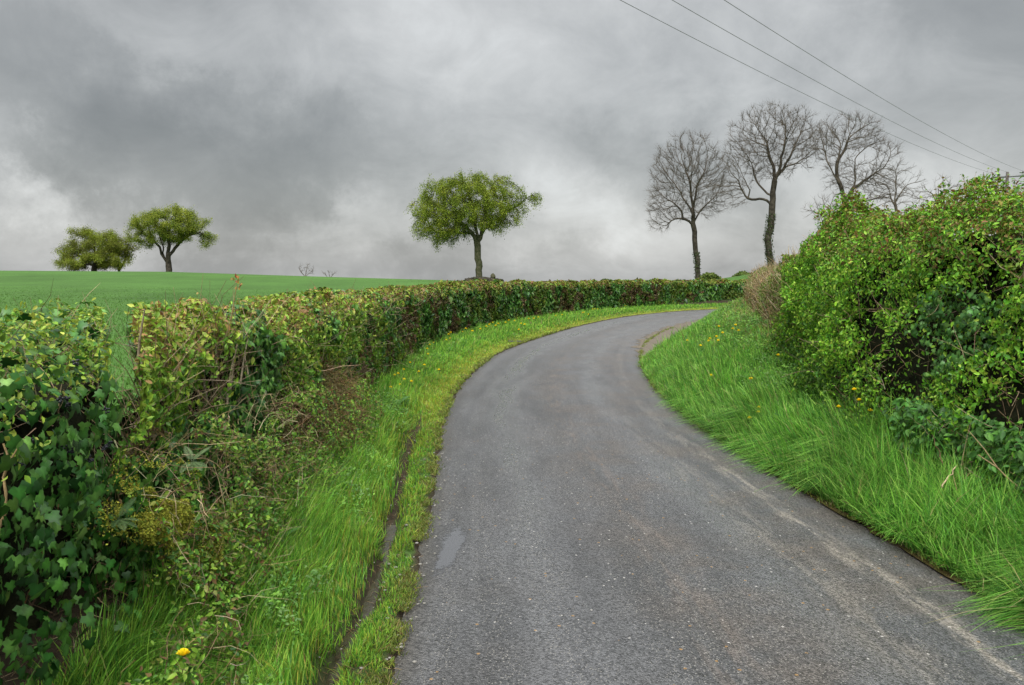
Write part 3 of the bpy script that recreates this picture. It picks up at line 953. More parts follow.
def build_left_near():
    base = (-2.0, 2.2, 0.1)
    t = thing('hedge', 'near end of the left hedge smothered in dark glossy ivy, before the gap', 'hedge', base)
    q0, q1 = CL.s[np.argmin(np.abs(CL.P[:, 1] - .6))], QA + 1.6
    hedge_core(CL, 'shade_core', t, q0, q1, z0_left, z1_left, .80, .26, .10, 61, keep=gap_keep_a, step=.06, nphi=40)
    n = 30000
    q = q0 + (q1 - q0) * rng.random(n) ** .55
    ph = phis(n, .0, .97, .25)
    X, Nr, zh = hedge_surf(CL, q, ph, rng.exponential(.085, n) - .07, z0_left, z1_left, .80, .12, 61)
    k = gap_keep_a(X); X, Nr, zh = X[k], Nr[k], zh[k]
    top = sstep(zh + (fbm(X, 3, 60) - .5) * .3, .78, .93) * .8
    low = sstep(.30 - zh, 0, .15)
    iv = rng.random(len(X)) > np.maximum(top, low * .75)
    m = MB()
    iv2 = iv & (fbm(X, 4.5, 66, 2) > .36) & (rng.random(len(X)) < .50)
    c = pick([(.014, .058, .010), (.028, .095, .015), (.048, .140, .022), (.085, .20, .034)], rng.integers(0, 4, iv2.sum()), .22)
    leaves(m, X[iv2], Nr[iv2], rng.uniform(.034, .062, iv2.sum()), T_IVY, c, .42, 1.1)
    ivy_part = m.build('ivy', M_IVY, t)
    m = MB()
    o = (~iv) & (rng.random(len(X)) < .95)
    leaves(m, X[o] + [0, 0, .01], Nr[o], rng.uniform(.018, .034, o.sum()), T_OVATE, pick(C_HAW[:4] + C_HAWTOP[:2], rng.integers(0, 6, o.sum())), .8, .2)
    m.build('foliage', M_LEAF, t)
    st = MB(); n = 1500
    q = q0 + (q1 - q0) * rng.random(n)
    X, Nr, zh = hedge_surf(CL, q, rng.random(n) * .62, .02 + rng.random(n) * .12, z0_left, z1_left, .80, .12, 61)
    k = gap_keep_a(X) & ((zh < .35) | (zh > .8)); X, Nr, zh = X[k], Nr[k], zh[k]
    sticks(st, X, rng.normal(0, .5, X.shape) + Nr * .25 + [0, 0, .8], rng.uniform(.06, .24, len(X)), .0018, pick(C_STEM, rng.integers(0, 4, len(X))), .3)
    st.build('branches', M_STEM, t)
    # berries
    ico_v, ico_f = ico()
    for (px, py) in ((60, 400), (68, 404), (66, 398), (70, 450), (66, 447), (106, 410), (110, 444), (105, 448), (18, 462), (22, 466), (88, 457), (90, 460), (33, 440), (75, 363)):
        Y = 1.50 * FPX / (W / 2 - px) * 1.0
        Y = min(Y, 3.6); p = at(px, py, Y - .06)
        b = MB()
        for j in range(9):
            b.add(ico_v * .0042 + p + np.clip(rng.normal(0, .006, 3), -.009, .009), ico_f)
        b.build('berry_cluster', M_BERRY, ivy_part, True)
    return t


def ico():
    import bmesh
    bm = bmesh.new(); bmesh.ops.create_icosphere(bm, subdivisions=2, radius=1)
    v = np.array([x.co[:] for x in bm.verts]); f = np.array([[q.index for q in fc.verts] for fc in bm.faces]); bm.free()
    return v, f


# tall bright hedge on the right
RIGHT_FRONT = [(3.55, -6), (3.50, -2), (3.42, 1), (3.28, 3.5), (3.16, 5), (3.10, 7), (3.26, 9), (3.58, 10.6), (4.10, 12.2)]
CR = Curve(RIGHT_FRONT, 1)


def z0_right(P, q): return np.interp(P[:, 1], [0, 4, 6, 8, 11, 14], [.22, .24, .28, .36, .58, .72])


def z1_right(P, q):
    z = np.interp(P[:, 1], [-6, 3, 5, 7, 9, 10.3, 11.4, 12.2], [2.16, 2.18, 2.20, 2.28, 2.36, 2.40, 2.30, 2.08])
    return z + (vnoise(P, 1.4, 33) - .5) * .22 + (vnoise(P, 4, 37) - .5) * .14 + (vnoise(P, .5, 34) - .5) * .10


def build_right_tall():
    t = thing('hedge', 'tall bright green bushy hedge on the right bank close to the camera', 'hedge', (4.3, 6.0, .4))
    T = 1.5
    kw = dict(rr=.5, batter=.35, nscale=1.25, clump=.36)
    hedge_core(CR, 'shade_core', t, 0, CR.L - .3, z0_right, z1_right, T, .36, .22, 71, step=.12, nphi=36, **kw)
    n = 210000
    q = CR.L * (1 - rng.random(n) ** 1.15 * .78)
    ph = phis(n, .0, .95, .10)
    X, Nr, zh = hedge_surf(CR, q, ph, rng.exponential(.12, n) - .06, z0_right, z1_right, T, .32, 71, **kw)
    # end cap of the hedge
    ne = 9000
    w = rng.random(ne); zz = rng.random(ne) ** .8
    P, N = CR.at(np.full(ne, CR.L)); Tn = np.column_stack([-N[:, 1], N[:, 0]]) * -1
    Tn = Tn * np.sign((Tn * [0, 1]).sum(1))[:, None]
    bul = np.sin(w * math.pi) ** .5 * np.cos(zz * math.pi / 2) ** .5 * .5
    XY = P - N * (w * T)[:, None] + Tn * (bul - .1 - rng.exponential(.08, ne))[:, None]
    z0 = z0_right(P, q); z1 = z1_right(P, q)
    Xe = np.column_stack([XY, z0 + zz * (z1 - z0)]); Ne = np.column_stack([Tn, np.zeros(ne) + .3])
    X = np.concatenate([X, Xe]); Nr = np.concatenate([Nr, Ne]); zh = np.concatenate([zh, zz])
    hol = fbm(X, 1.7, 81, 3)
    hole = (hol < .365) & (zh < .85) & (rng.random(len(X)) < .86)
    # bare recess low down near the camera
    rec = (np.exp(-((X[:, 1] - 4.7) / .6) ** 2 - ((X[:, 2] - .95) / .22) ** 2) > .5) & (rng.random(len(X)) < .8)
    ok = ~(hole | rec)
    X, Nr, zh = X[ok], Nr[ok], zh[ok]
    d = np.linalg.norm(X, axis=1)
    n_ = len(X)
    patch = (np.exp(-((X[:, 1] - 6.2) / .8) ** 2 - ((X[:, 2] - 1.25) / .45) ** 2) + (fbm(X, 2.2, 82) - .5) > .62)
    c = pick([(.095, .25, .014), (.14, .33, .020), (.21, .42, .032), (.05, .15, .014), (.25, .39, .04)], rng.integers(0, 5, n_), .2)
    tops = rng.random(n_) < sstep(zh, .72, 1) * .33
    c[tops] = pick([(.20, .13, .04), (.17, .085, .03), (.22, .20, .04)], rng.integers(0, 3, tops.sum()))
    low = rng.random(n_) < sstep(.35 - zh, 0, .2) * .6
    c[low] = pick(C_MID, rng.integers(0, 4, low.sum()))
    endy = rng.random(n_) < sstep(X[:, 1], 10.2, 12) * .5
    c[endy] = pick([(.14, .17, .035), (.17, .15, .04), (.11, .16, .03)], rng.integers(0, 3, endy.sum()))
    ip = patch & (rng.random(n_) < .75)
    m = MB()
    sz = rng.uniform(.020, .050, n_) * np.maximum(d / 8, 1) ** .5
    leaves(m, X[~ip], Nr[~ip], sz[~ip], T_OVATE, c[~ip], .62, .4)
    m.build('foliage', M_LEAF, t)
    m = MB(); k = ip & (rng.random(n_) < .6)
    leaves(m, X[k], Nr[k], rng.uniform(.035, .06, k.sum()), T_IVY, pick([(.06, .16, .035), (.10, .22, .05), (.04, .11, .025)], rng.integers(0, 3, k.sum())), .5, .7)
    m.build('ivy', M_IVY, t)
    # shoots
    st = MB(); n = 3200
    q = CR.L * (1 - rng.random(n) * .75)
    X, Nr, zh = hedge_surf(CR, q, .30 + rng.random(n) * .35, .06 + 0 * q, z0_right, z1_right, T, .32, 71, **kw)
    PL = sticks(st, X, rng.normal(0, .4, X.shape) + Nr * .5 + [0, 0, .6], rng.uniform(.06, .24, n), .0022, pick([(.17, .09, .04), (.14, .13, .04)], rng.integers(0, 2, n)), .2)
    n = 1500
    q = CR.L * (1 - rng.random(n) * .75)
    X, Nr, zh = hedge_surf(CR, q, rng.random(n) * .34, .05 + rng.random(n) * .2, z0_right, z1_right, T, .32, 71, **kw)
    sticks(st, X, rng.normal(0, .6, X.shape) + Nr * .2 + [0, 0, .5], rng.uniform(.12, .4, n), rng.uniform(.002, .005, n), pick(C_STEM, rng.integers(0, 4, n)), .25)
    # a few stouter broken stems
    hx = [(842, 318, 9.3, (.3, 0, -1), .55, .02), (850, 305, 9.2, (-.2, .1, -1), .35, .012), (835, 345, 9.0, (.25, 0, -1), .4, .012)]
    for (px, py, Y, dd, ln, r) in hx:
        sticks(st, np.array([at(px, py, Y)]), np.array([dd], float), ln, r, np.array([[.34, .27, .18]]), .1, 5, 0, 6)
    st.build('branches', M_STEM, t)
    lf = MB(); pts = PL[:, 1:].reshape(-1, 3)
    leaves(lf, pts, np.tile([-.5, -.2, 1.], (len(pts), 1)), rng.uniform(.022, .042, len(pts)), T_OVATE, pick([(.11, .22, .02), (.16, .22, .03), (.20, .12, .04), (.14, .26, .03)], rng.integers(0, 4, len(pts))), .8, 0)
    lf.build('shoots', M_LEAF, t)


LOW_FRONT = [(4.10, 11.6), (4.55, 14), (5.55, 18.5), (7.1, 24), (9.6, 31), (13.3, 38), (18.5, 44.5), (26, 50), (50, 54)]
CLW = Curve(LOW_FRONT, 1)


def z0_low(P, q): return np.interp(P[:, 1], [11, 14, 18, 24, 31], [.68, .82, .98, 1.08, 1.1])


def z1_low(P, q): return np.interp(P[:, 1], [11, 13, 16, 20, 24, 31], [2.05, 2.0, 1.95, 1.98, 1.98, 1.98]) + (vnoise(P, .9, 35) - .5) * .25


def build_right_low():
    t = thing('hedge', 'lower straggly hedge with brown dead stems beyond the tall green hedge', 'hedge', (5.0, 15, .8))
    hedge_core(CLW, 'shade_core', t, 0, CLW.L - 20, z0_low, z1_low, 1.1, .30, .15, 91, step=.25)
    n = 42000
    q, d = arc_samples(CLW, n, 0, CLW.L - 20, 1.6, 11)
    X, Nr, zh = hedge_surf(CLW, q, phis(n, 0, .9), rng.exponential(.10, n) - .07, z0_low, z1_low, 1.1, .18, 91)
    k = fbm(X, .8, 92, 3)
    br = (k + sstep(X[:, 1], 13, 18) * .12 - .10 > .46)
    c = pick([(.11, .19, .025), (.15, .21, .035), (.18, .20, .045), (.08, .15, .02)], rng.integers(0, 4, n))
    c[br] = pick([(.20, .14, .065), (.27, .20, .10), (.15, .10, .045), (.16, .16, .04)], rng.integers(0, 4, br.sum()))
    m = MB(); ok = rng.random(n) > br * .45
    leaves(m, X[ok], Nr[ok], .05 * np.exp(rng.normal(0, .2, ok.sum())), T_OVATE, c[ok], .8, .3)
    m.build('foliage', M_LEAF, t)
    st = MB(); n = 6500
    q, d = arc_samples(CLW, n, 0, CLW.L - 20, 1.6, 11)
    X, Nr, zh = hedge_surf(CLW, q, rng.random(n) * .6, rng.random(n) * .1, z0_low, z1_low, 1.1, .18, 91)
    sticks(st, X - [0, 0, .15], rng.normal(0, .28, X.shape) + Nr * .1 + [0, 0, 1], rng.uniform(.15, .48, n), .0055, pick([(.22, .16, .08), (.30, .22, .12), (.14, .095, .045), (.33, .28, .17)], rng.integers(0, 4, n)), .2)
    st.build('dead_stems', M_STEM, t)


build_left_near()
build_left_long()
build_right_tall()
build_right_low()


# ------------------------------------------------------------------ grass
def view_mask(X, pad=60):
    d = X - [0, 0, CAMZ]
    f = d[:, 1] * math.cos(PITCH) - d[:, 2] * math.sin(PITCH); u = d[:, 0]; v = d[:, 1] * math.sin(PITCH) + d[:, 2] * math.cos(PITCH)
    f_ = np.maximum(f, .1)
    px = W / 2 + FPX * u / f_; py = HH / 2 - FPX * v / f_
    return (f > .3) & (px > -pad * 4) & (px < W + pad * 4) & (py < HH + pad * 4)


def edge_samples(E, sg, n, y0, y1, power):
    P = rs_by_arc(E, 4000); Nn = normals2(P) * sg
    k = (P[:, 1] > y0) & (P[:, 1] < y1); P, Nn = P[k], Nn[k]
    w = np.maximum(np.linalg.norm(P, axis=1), 2.5) ** -power; c = np.cumsum(w); c /= c[-1]
    f = np.interp(rng.random(n), c, np.arange(len(P))); i = f.astype(int); i1 = np.minimum(i + 1, len(P) - 1); g = (f - i)[:, None]
    return P[i] * (1 - g) + P[i1] * g, Nn[i]


C_GR = [(.095, .25, .028), (.135, .32, .032), (.19, .39, .042), (.065, .18, .026), (.26, .42, .06)]
C_GY = [(.20, .31, .034), (.26, .34, .036), (.31, .30, .05), (.15, .27, .034)]


def build_grass():
    # left verge
    mb = MB()
    n = 150000
    P, N = edge_samples(LEd, 1, n, 1.6, 75, 1.35)
    yy = P[:, 1]
    wl = w_left(yy)
    s = rng.random(n) * (wl + .18)
    XY = P + N * s[:, None]
    h, dl, dr, yl, yr = height(XY)
    X = np.column_stack([XY, h - .004]); k = view_mask(X)
    dit = np.exp(-((dl - ditch_s(yl) - (vnoise(XY, .9, 3) - .5) * .08 - (vnoise(XY, 4.5, 47) - .5) * .06) / (.035 + .06 * vnoise(XY, 3.5, 49))) ** 2) * (1 - sstep(yl, 9, 10.8))
    k &= rng.random(n) > dit * 1.12
    strip_ = (dl < .22) & (yl < 9)
    k &= ~(strip_ & ((fbm(XY, 3.5, 14, 2) < .33) | (dl < .05 * fbm(XY, 6, 15, 2))))
    X, dl, yl, N, XY = X[k], dl[k], yl[k], N[k], XY[k]; n = len(X)
    d = np.linalg.norm(XY, axis=1); wl = w_left(yl)
    clump = fbm(XY, 2.6, 6, 3)
    hgt_ = (.05 + .09 * sstep(dl, .05, .5) + .10 * sstep(dl, .35, .8)) * (.45 + 1.1 * clump) * np.interp(yl, [0, 4, 9, 14, 22, 60], [.62, .90, .72, .58, .55, .65])
    hgt_ = hgt_ * np.where((dl < .24) & (yl < 9), .85, 1) * np.exp(rng.normal(0, .25, n))
    ang = rng.uniform(0, 2 * math.pi, n); a = fbm(XY, 1.7, 16, 2) * 9
    lean = np.stack([np.cos(ang), np.sin(ang)], 1) * .44 + np.stack([np.cos(a), np.sin(a)], 1) * .30 + N * -.30 * sstep(dl, .3, .6)[:, None]
    wd = .0050 * np.maximum(d / 4.5, 1) ** .78
    yel = (1 - sstep(dl, .15, .75)) * (.35 + .65 * sstep(yl, 6, 12)) * (.4 + clump)
    yel = yel * np.interp(yl, [0, 30, 60], [1, 1, .7])
    c = pick(C_GR, rng.integers(0, 5, n), .16)
    ky = rng.random(n) < yel; c[ky] = pick(C_GY, rng.integers(0, 4, ky.sum()), .14)
    kd = rng.random(n) < .05; c[kd] = pick([(.26, .20, .09), (.20, .15, .06)], rng.integers(0, 2, kd.sum()))
    c *= (.80 + .45 * fbm(XY, .9, 17, 2))[:, None]
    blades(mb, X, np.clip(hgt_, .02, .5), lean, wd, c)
    # low leaf rosettes in between (clover, plantain)
    o = mb.build('verge_grass', M_GRASS)
    struct(o, 'stuff', 'bright green verge grass and weeds between the left hedge and the lane', 'grass')
    # right bank
    mb = MB()
    n = 190000
    P, N = edge_samples(REd, -1, n, 2.0, 48, 1.2)
    yy = P[:, 1]; wr = w_right(yy)
    mud = mud_w(yy) * (.75 + .35 * vnoise(P, 1.5, 50))
    s = mud + rng.random(n) * (wr + .35 - mud)
    XY = P + N * s[:, None]
    h, dl, dr, yl, yr = height(XY)
    X = np.column_stack([XY, h - .004]); k = view_mask(X) & (dr > .0)
    bare = np.exp(-((XY[:, 1] - 5.15) / .42) ** 2 - ((dr - .74) / .13) ** 2)
    k &= rng.random(n) > bare * 1.4
    X, dr, yr, N, XY = X[k], dr[k], yr[k], N[k], XY[k]; n = len(X)
    d = np.linalg.norm(XY, axis=1); wr = w_right(yr)
    clump = fbm(XY, 2.2, 7, 3)
    hgt_ = (.19 + .09 * sstep(dr, .05, .5)) * (.5 + 1.0 * clump) * np.interp(yr, [0, 5, 9, 14, 22, 60], [.95, .95, .78, .52, .42, .5]) * np.exp(rng.normal(0, .32, n)) * (1 - .5 * sstep(dr / wr, .3, .7) * sstep(yr, 6, 9))
    ang = rng.uniform(0, 2 * math.pi, n); a = fbm(XY, 1.2, 18, 2) * 7
    down = N * -1
    lodge = np.interp(yr, [0, 7, 12, 20], [.46, .50, .38, .2])
    lean = np.stack([np.cos(ang), np.sin(ang)], 1) * .48 + np.stack([np.cos(a), np.sin(a)], 1) * .36 + down * lodge[:, None]
    wd = .0068 * np.maximum(d / 6, 1) ** .75
    c = pick([(.070, .21, .026), (.105, .275, .032), (.155, .35, .045), (.050, .155, .024), (.23, .41, .075)], rng.integers(0, 5, n), .16)
    far = sstep(yr, 9, 15)
    ky = rng.random(n) < far * .32 + .02; c[ky] = pick([(.13, .26, .035), (.17, .28, .045), (.10, .22, .035)], rng.integers(0, 3, ky.sum()), .14)
    ky = rng.random(n) < sstep(dr / wr, .6, .95) * far * .45; c[ky] = pick([(.20, .20, .06), (.24, .19, .09), (.14, .20, .04)], rng.integers(0, 3, ky.sum()), .14)
    kb = rng.random(n) < .045; c[kb] = pick([(.30, .25, .12), (.20, .22, .07)], rng.integers(0, 2, kb.sum()))
    c *= (.78 + .5 * fbm(XY, .8, 19, 2))[:, None]
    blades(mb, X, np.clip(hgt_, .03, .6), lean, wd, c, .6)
    # short yellowed grass around the mud of the bend
    o = mb.build('bank_grass', M_GRASS)
    struct(o, 'stuff', 'long lush grass flopping over the edge of the right bank', 'grass')
    # field crop: short, in soft rows
    mb = MB(); n = 75000
    r = np.exp(rng.uniform(math.log(4.5), math.log(38), n)); pxs = rng.uniform(-60, 560, n)
    XY = np.column_stack([(pxs - W / 2) / FPX * r, r])
    h, dl, dr, yl, yr = height(XY)
    k = dl > w_left(yl) + 1.1; XY, h, r = XY[k], h[k], r[k]; n = len(XY)
    ang = rng.uniform(0, 2 * math.pi, n)
    lean = np.stack([np.cos(ang), np.sin(ang)], 1) * .4
    c = pick([(.065, .155, .026), (.082, .18, .030), (.10, .20, .034)], rng.integers(0, 3, n), .12) * (.7 + .6 * fbm(XY * [1, .5], .25, 20, 3))[:, None]
    blades(mb, np.column_stack([XY, h - .01]), rng.uniform(.04, .09, n) * np.interp(r, [0, 20, 38], [1, .8, .3]), lean, .006 * np.maximum(r / 5, 1) ** .85, c)
    o = mb.build('field_crop', M_GRASS)
    struct(o, 'stuff', 'short green crop growing over the sloping field behind the left hedge', 'crop')


build_grass()


def build_weeds():
    mb = MB()
    for E, sg, n, wf, lo, hi in ((LEd, 1, 2000, w_left, .42, 1.05), (REd, -1, 1600, w_right, .35, 1.0)):
        P, N = edge_samples(E, sg, n, 2.3, 22, 1.5); w = wf(P[:, 1])
        s_ = w * (lo + (hi - lo) * rng.random(n) ** .6); XY = P + N * s_[:, None]; h = height(XY)[0]
        k = fbm(XY, 1.6, 55, 2) > .46; XY, h = XY[k], h[k]
        for (x, y), z in zip(XY, h):
            m = rng.integers(7, 18); a = rng.uniform(0, 6.28, m); r = rng.uniform(.01, .07, m)
            C = np.column_stack([x + np.cos(a) * r, y + np.sin(a) * r, z + rng.uniform(.05, .17, m)])
            leaves(mb, C, np.tile([0, -.1, 1.], (m, 1)), rng.uniform(.014, .030) * max(1, y / 7) ** .6, T_OVATE, pick([(.10, .24, .03), (.15, .31, .04), (.07, .17, .03), (.12, .22, .06)], np.full(m, rng.integers(0, 4)), .12), .45, .2)
    struct(mb.build('verge_weeds', M_LEAF), 'stuff', 'low broad-leaved weeds growing through the grass of both verges', 'weeds')


build_weeds()


def build_edge_moss():
    mb = MB()
    for E, sg, n in ((LEd, 1, 26000), (REd, -1, 9000)):
        P, N = edge_samples(E, sg, n, 2.3, 30, 1.3); s_ = rng.normal(.015, .035, n); XY = P + N * s_[:, None]
        k = (fbm(XY, 5, 61, 3) + np.abs(s_) * -1.5 > .44); XY, s_ = XY[k], s_[k]; n2 = len(XY); d = np.linalg.norm(XY, axis=1)
        z = np.where(s_ > .0, np.maximum(height(XY)[0], .012), .016)
        ang = rng.uniform(0, 6.28, n2); lean = np.stack([np.cos(ang), np.sin(ang)], 1) * .6
        blades(mb, np.column_stack([XY, z]), rng.uniform(.012, .045, n2) * np.maximum(d / 6, 1) ** .5, lean, .004 * np.maximum(d / 4.5, 1) ** .8, pick([(.14, .20, .03), (.20, .24, .035), (.09, .14, .025), (.17, .15, .05)], rng.integers(0, 4, n2)))
    struct(mb.build('edge_moss', M_GRASS), 'stuff', 'moss and short yellow-green grass creeping over both edges of the tarmac', 'moss')


build_edge_moss()


# ------------------------------------------------------------------ scruffy foot of the left hedge
def build_scruff():
    # dead brown bracken mound
    t = thing('dead_bracken', 'mound of brown dead stems and bracken bulging from the left hedge foot', 'dead plants', (-1.55, 7.0, .15))
    st = MB(); n = 3000
    Y = np.clip(rng.normal(7.0, 1.0, n), 5, 9.6); f = rng.random(n)
    prof = np.sin(np.clip((Y - 4.9) / 4.8, 0, 1) * math.pi) ** 1.1
    X = -1.72 + .32 * prof * (1 - f ** 2.0) + rng.normal(0, .04, n) - (Y - 6) * .03
    Z = .12 + f * (.40 + .42 * prof)
    P = np.column_stack([X, Y, Z])
    sticks(st, P, rng.normal(0, .55, P.shape) + [.28, -.1, .25], rng.uniform(.06, .18, n), .0018, pick([(.15, .085, .032), (.23, .145, .06), (.09, .055, .025), (.30, .22, .12), (.13, .12, .03)], rng.integers(0, 5, n)), .35, 4, .12)
    st.build('stems', M_STEM, t)
    m = MB(); n = 21000
    Y = np.clip(rng.normal(6.9, 1.1, n), 4.9, 9.6); f = rng.random(n)
    prof = np.sin(np.clip((Y - 4.9) / 4.8, 0, 1) * math.pi) ** 1.1
    X = -1.74 + .36 * prof * (1 - f ** 2.0) - (Y - 6) * .03 - rng.exponential(.05, n)
    P = np.column_stack([X, Y, .12 + f * (.42 + .42 * prof)])
    leaves(m, P, np.tile([.9, -.3, .5], (n, 1)), rng.uniform(.012, .030, n), T_OVATE, pick([(.16, .085, .03), (.20, .13, .05), (.07, .05, .02), (.10, .14, .03), (.20, .19, .05), (.08, .07, .02), (.13, .17, .04)], np.clip((fbm(P, 6, 12, 2) * 9 + rng.normal(0, 1.2, n) - 1).astype(int), 0, 6)), .8, .4)
    m.build('foliage', M_LEAF, t)
    # dry grass, brambles under ivy and gap
    t = thing('bramble_thicket', 'tangle of dry stems and brambles at the foot of the near left hedge', 'brambles', (-1.5, 3.6, .1))
    st = MB(); n = 1150
    Y = 1.5 + rng.random(n) ** .8 * 4.2; f = rng.random(n) ** 1.1
    X = -1.50 + np.interp(Y, [2.6, 3.8], [.14, 0]) + np.interp(Y, [4, 5.2], [.30, .18]) * (1 - f) * (1 + .8 * (fbm(np.column_stack([Y, f]), 2, 9) - .5)) + rng.normal(0, .03, n)
    P = np.column_stack([X, Y, .08 + f * .95])
    col = pick([(.20, .145, .07), (.28, .215, .12), (.12, .08, .04), (.36, .30, .18), (.08, .045, .028)], rng.integers(0, 5, n))
    keep = ((Y > 2.9) | (f < .42)); P, col = P[keep], col[keep]
    sticks(st, P, rng.normal(0, .6, P.shape) + [.15, 0, .35], rng.uniform(.05, .26, len(P)), rng.uniform(.0009, .0022, len(P)), col, .3, 4, .15)
    st.build('stems', M_STEM, t)
    m = MB(); n = 42000
    Y = 1.5 + rng.random(n) ** .8 * 7.0; f = rng.random(n)
    X = -1.48 + np.interp(Y, [2.6, 3.8], [.16, 0]) + np.interp(Y, [4, 5.2], [.34, .22]) * (1 - f) * (1 + .8 * (fbm(np.column_stack([Y, f]), 2, 9) - .5)) - rng.exponential(.05, n)
    P = np.column_stack([X, Y, .08 + f * (.60 + .65 * fbm(np.column_stack([Y, Y * 0]), 1.6, 57, 2)) * np.interp(Y, [2, 5, 8.5], [1, .95, .6])]); keep = ((Y > 3.0) | (f < .42)) & (rng.random(n) < np.interp(Y, [4.8, 6.2, 8.5], [1, .30, .25])) & (fbm(P, 5, 10, 2) > .42); P = P[keep]; n = len(P)
    cc = pick([(.07, .18, .02), (.12, .27, .028), (.20, .35, .036), (.04, .11, .018), (.17, .30, .03), (.14, .09, .035), (.20, .24, .05)], rng.integers(0, 7, n))
    P[:, 0] += (fbm(P, 7, 46, 2) - .5) * .14
    leaves(m, P, np.tile([.8, -.4, .5], (n, 1)), rng.uniform(.012, .036, n), T_OVATE, cc, .8, .3)
    m.build('leaves', M_LEAF, t)
    # moss spread loosely over the face of the bank
    def moss(name, label, yc, zc, sy, sz_, nl, cols):
        t = thing(name, label, 'moss', (-1.4, yc, zc))
        m = MB(); Y = rng.normal(yc, sy, nl); Z = rng.normal(zc, sz_, nl)
        f = np.clip((Z - .08) / .95, 0, 1)
        X = -1.475 + .34 * (1 - f) * (1 + .8 * (fbm(np.column_stack([Y, f]), 2, 9) - .5)) + (fbm(np.column_stack([Y, Z]), 9, 13, 3) - .5) * .10
        P = np.column_stack([X, Y, Z]); k = fbm(P, 8, 45, 2) > .47; P = P[k]; n = len(P)
        leaves(m, P - np.array([1, 0, 0]) * rng.exponential(.018, (n, 1)), np.tile([.8, -.4, .5], (n, 1)), rng.uniform(.006, .013, n), T_DIAM, pick(cols, rng.integers(0, 4, n)), .8, 0)
        m.build('fronds', M_MOSS, t)
    moss('moss', 'patchy yellow-green moss over the bank face below the gap in the left hedge', 3.12, .80, .13, .065, 30000, [(.19, .20, .025), (.25, .25, .03), (.12, .15, .02), (.30, .30, .045)])
    moss('moss', 'smaller darker moss patch low on the bank face nearer the grass', 3.55, .52, .10, .05, 12000, [(.13, .14, .02), (.18, .18, .025), (.08, .10, .015), (.21, .21, .03)])


build_scruff()


def frond(mb, base, direc, L, W_, col, pairs=16, droop=.5, size=1.0):
    """a pinnate leaf: midrib with leaflets each side"""
    d = unit(np.asarray(direc, float)); side = unit(np.cross(d, [0, 0, 1.])); 
    pts = []
    p = np.array(base, float); dd = d.copy()
    for i in range(9):
        pts.append(p.copy()); dd = unit(dd + np.array([0, 0, -droop / 9])); p = p + dd * L / 8
    pts = np.array(pts)
    tubes(mb, pts[None], np.linspace(1, .3, 9)[None] * .0018 * size, np.asarray(col) * .8 + .01)
    t = np.linspace(.16, .98, pairs)
    C = np.column_stack([np.interp(t * 8, np.arange(9), pts[:, i]) for i in range(3)])
    dirs = unit(np.gradient(C, axis=0))
    for sg in (-1, 1):
        ln = W_ * np.sin((t * .92 + .06) * math.pi) ** .7
        yv = unit(dirs * .35 + side * sg + np.array([0, 0, -.12]))
        nv = unit(np.cross(yv, dirs) * sg + [0, 0, .3]); xv = np.cross(yv, nv)
        wd = L / pairs * .85
        T = np.array([[0, 0], [.45, .3], [.3, .7], [0, 1], [-.3, .7], [-.45, .3]])
        V = C[:, None] + xv[:, None] * (T[None, :, 0:1] * wd) + yv[:, None] * (T[None, :, 1:2] * ln[:, None, None])
        F = (np.array([[0, 1, 2, 3], [0, 3, 4, 5]])[None] + (np.arange(pairs) * 6)[:, None, None]).reshape(-1, 4)
        cc = np.asarray(col) * np.exp(rng.normal(0, .12, (pairs, 1)))
        mb.add(V.reshape(-1, 3), F, np.repeat(cc, 6, axis=0))


def plant_fronds(name, label, cat, base, n, L, W_, cols, spread=.8, up=.7, out=(0, 0, 0), droop=.8, group=None):
    t = thing(name, label, cat, tuple(base), group)
    for i in range(n):
        a = 2 * math.pi * i / n + rng.normal(0, .4)
        mb = MB()
        frond(mb, base, np.array([math.cos(a) * spread, math.sin(a) * spread, up]) + np.array(out) + rng.normal(0, .12, 3), L * rng.uniform(.7, 1.15), W_ * rng.uniform(.8, 1.1), cols[i % len(cols)], 20, droop)
        mb.build('frond', M_LEAF, t)
    return t


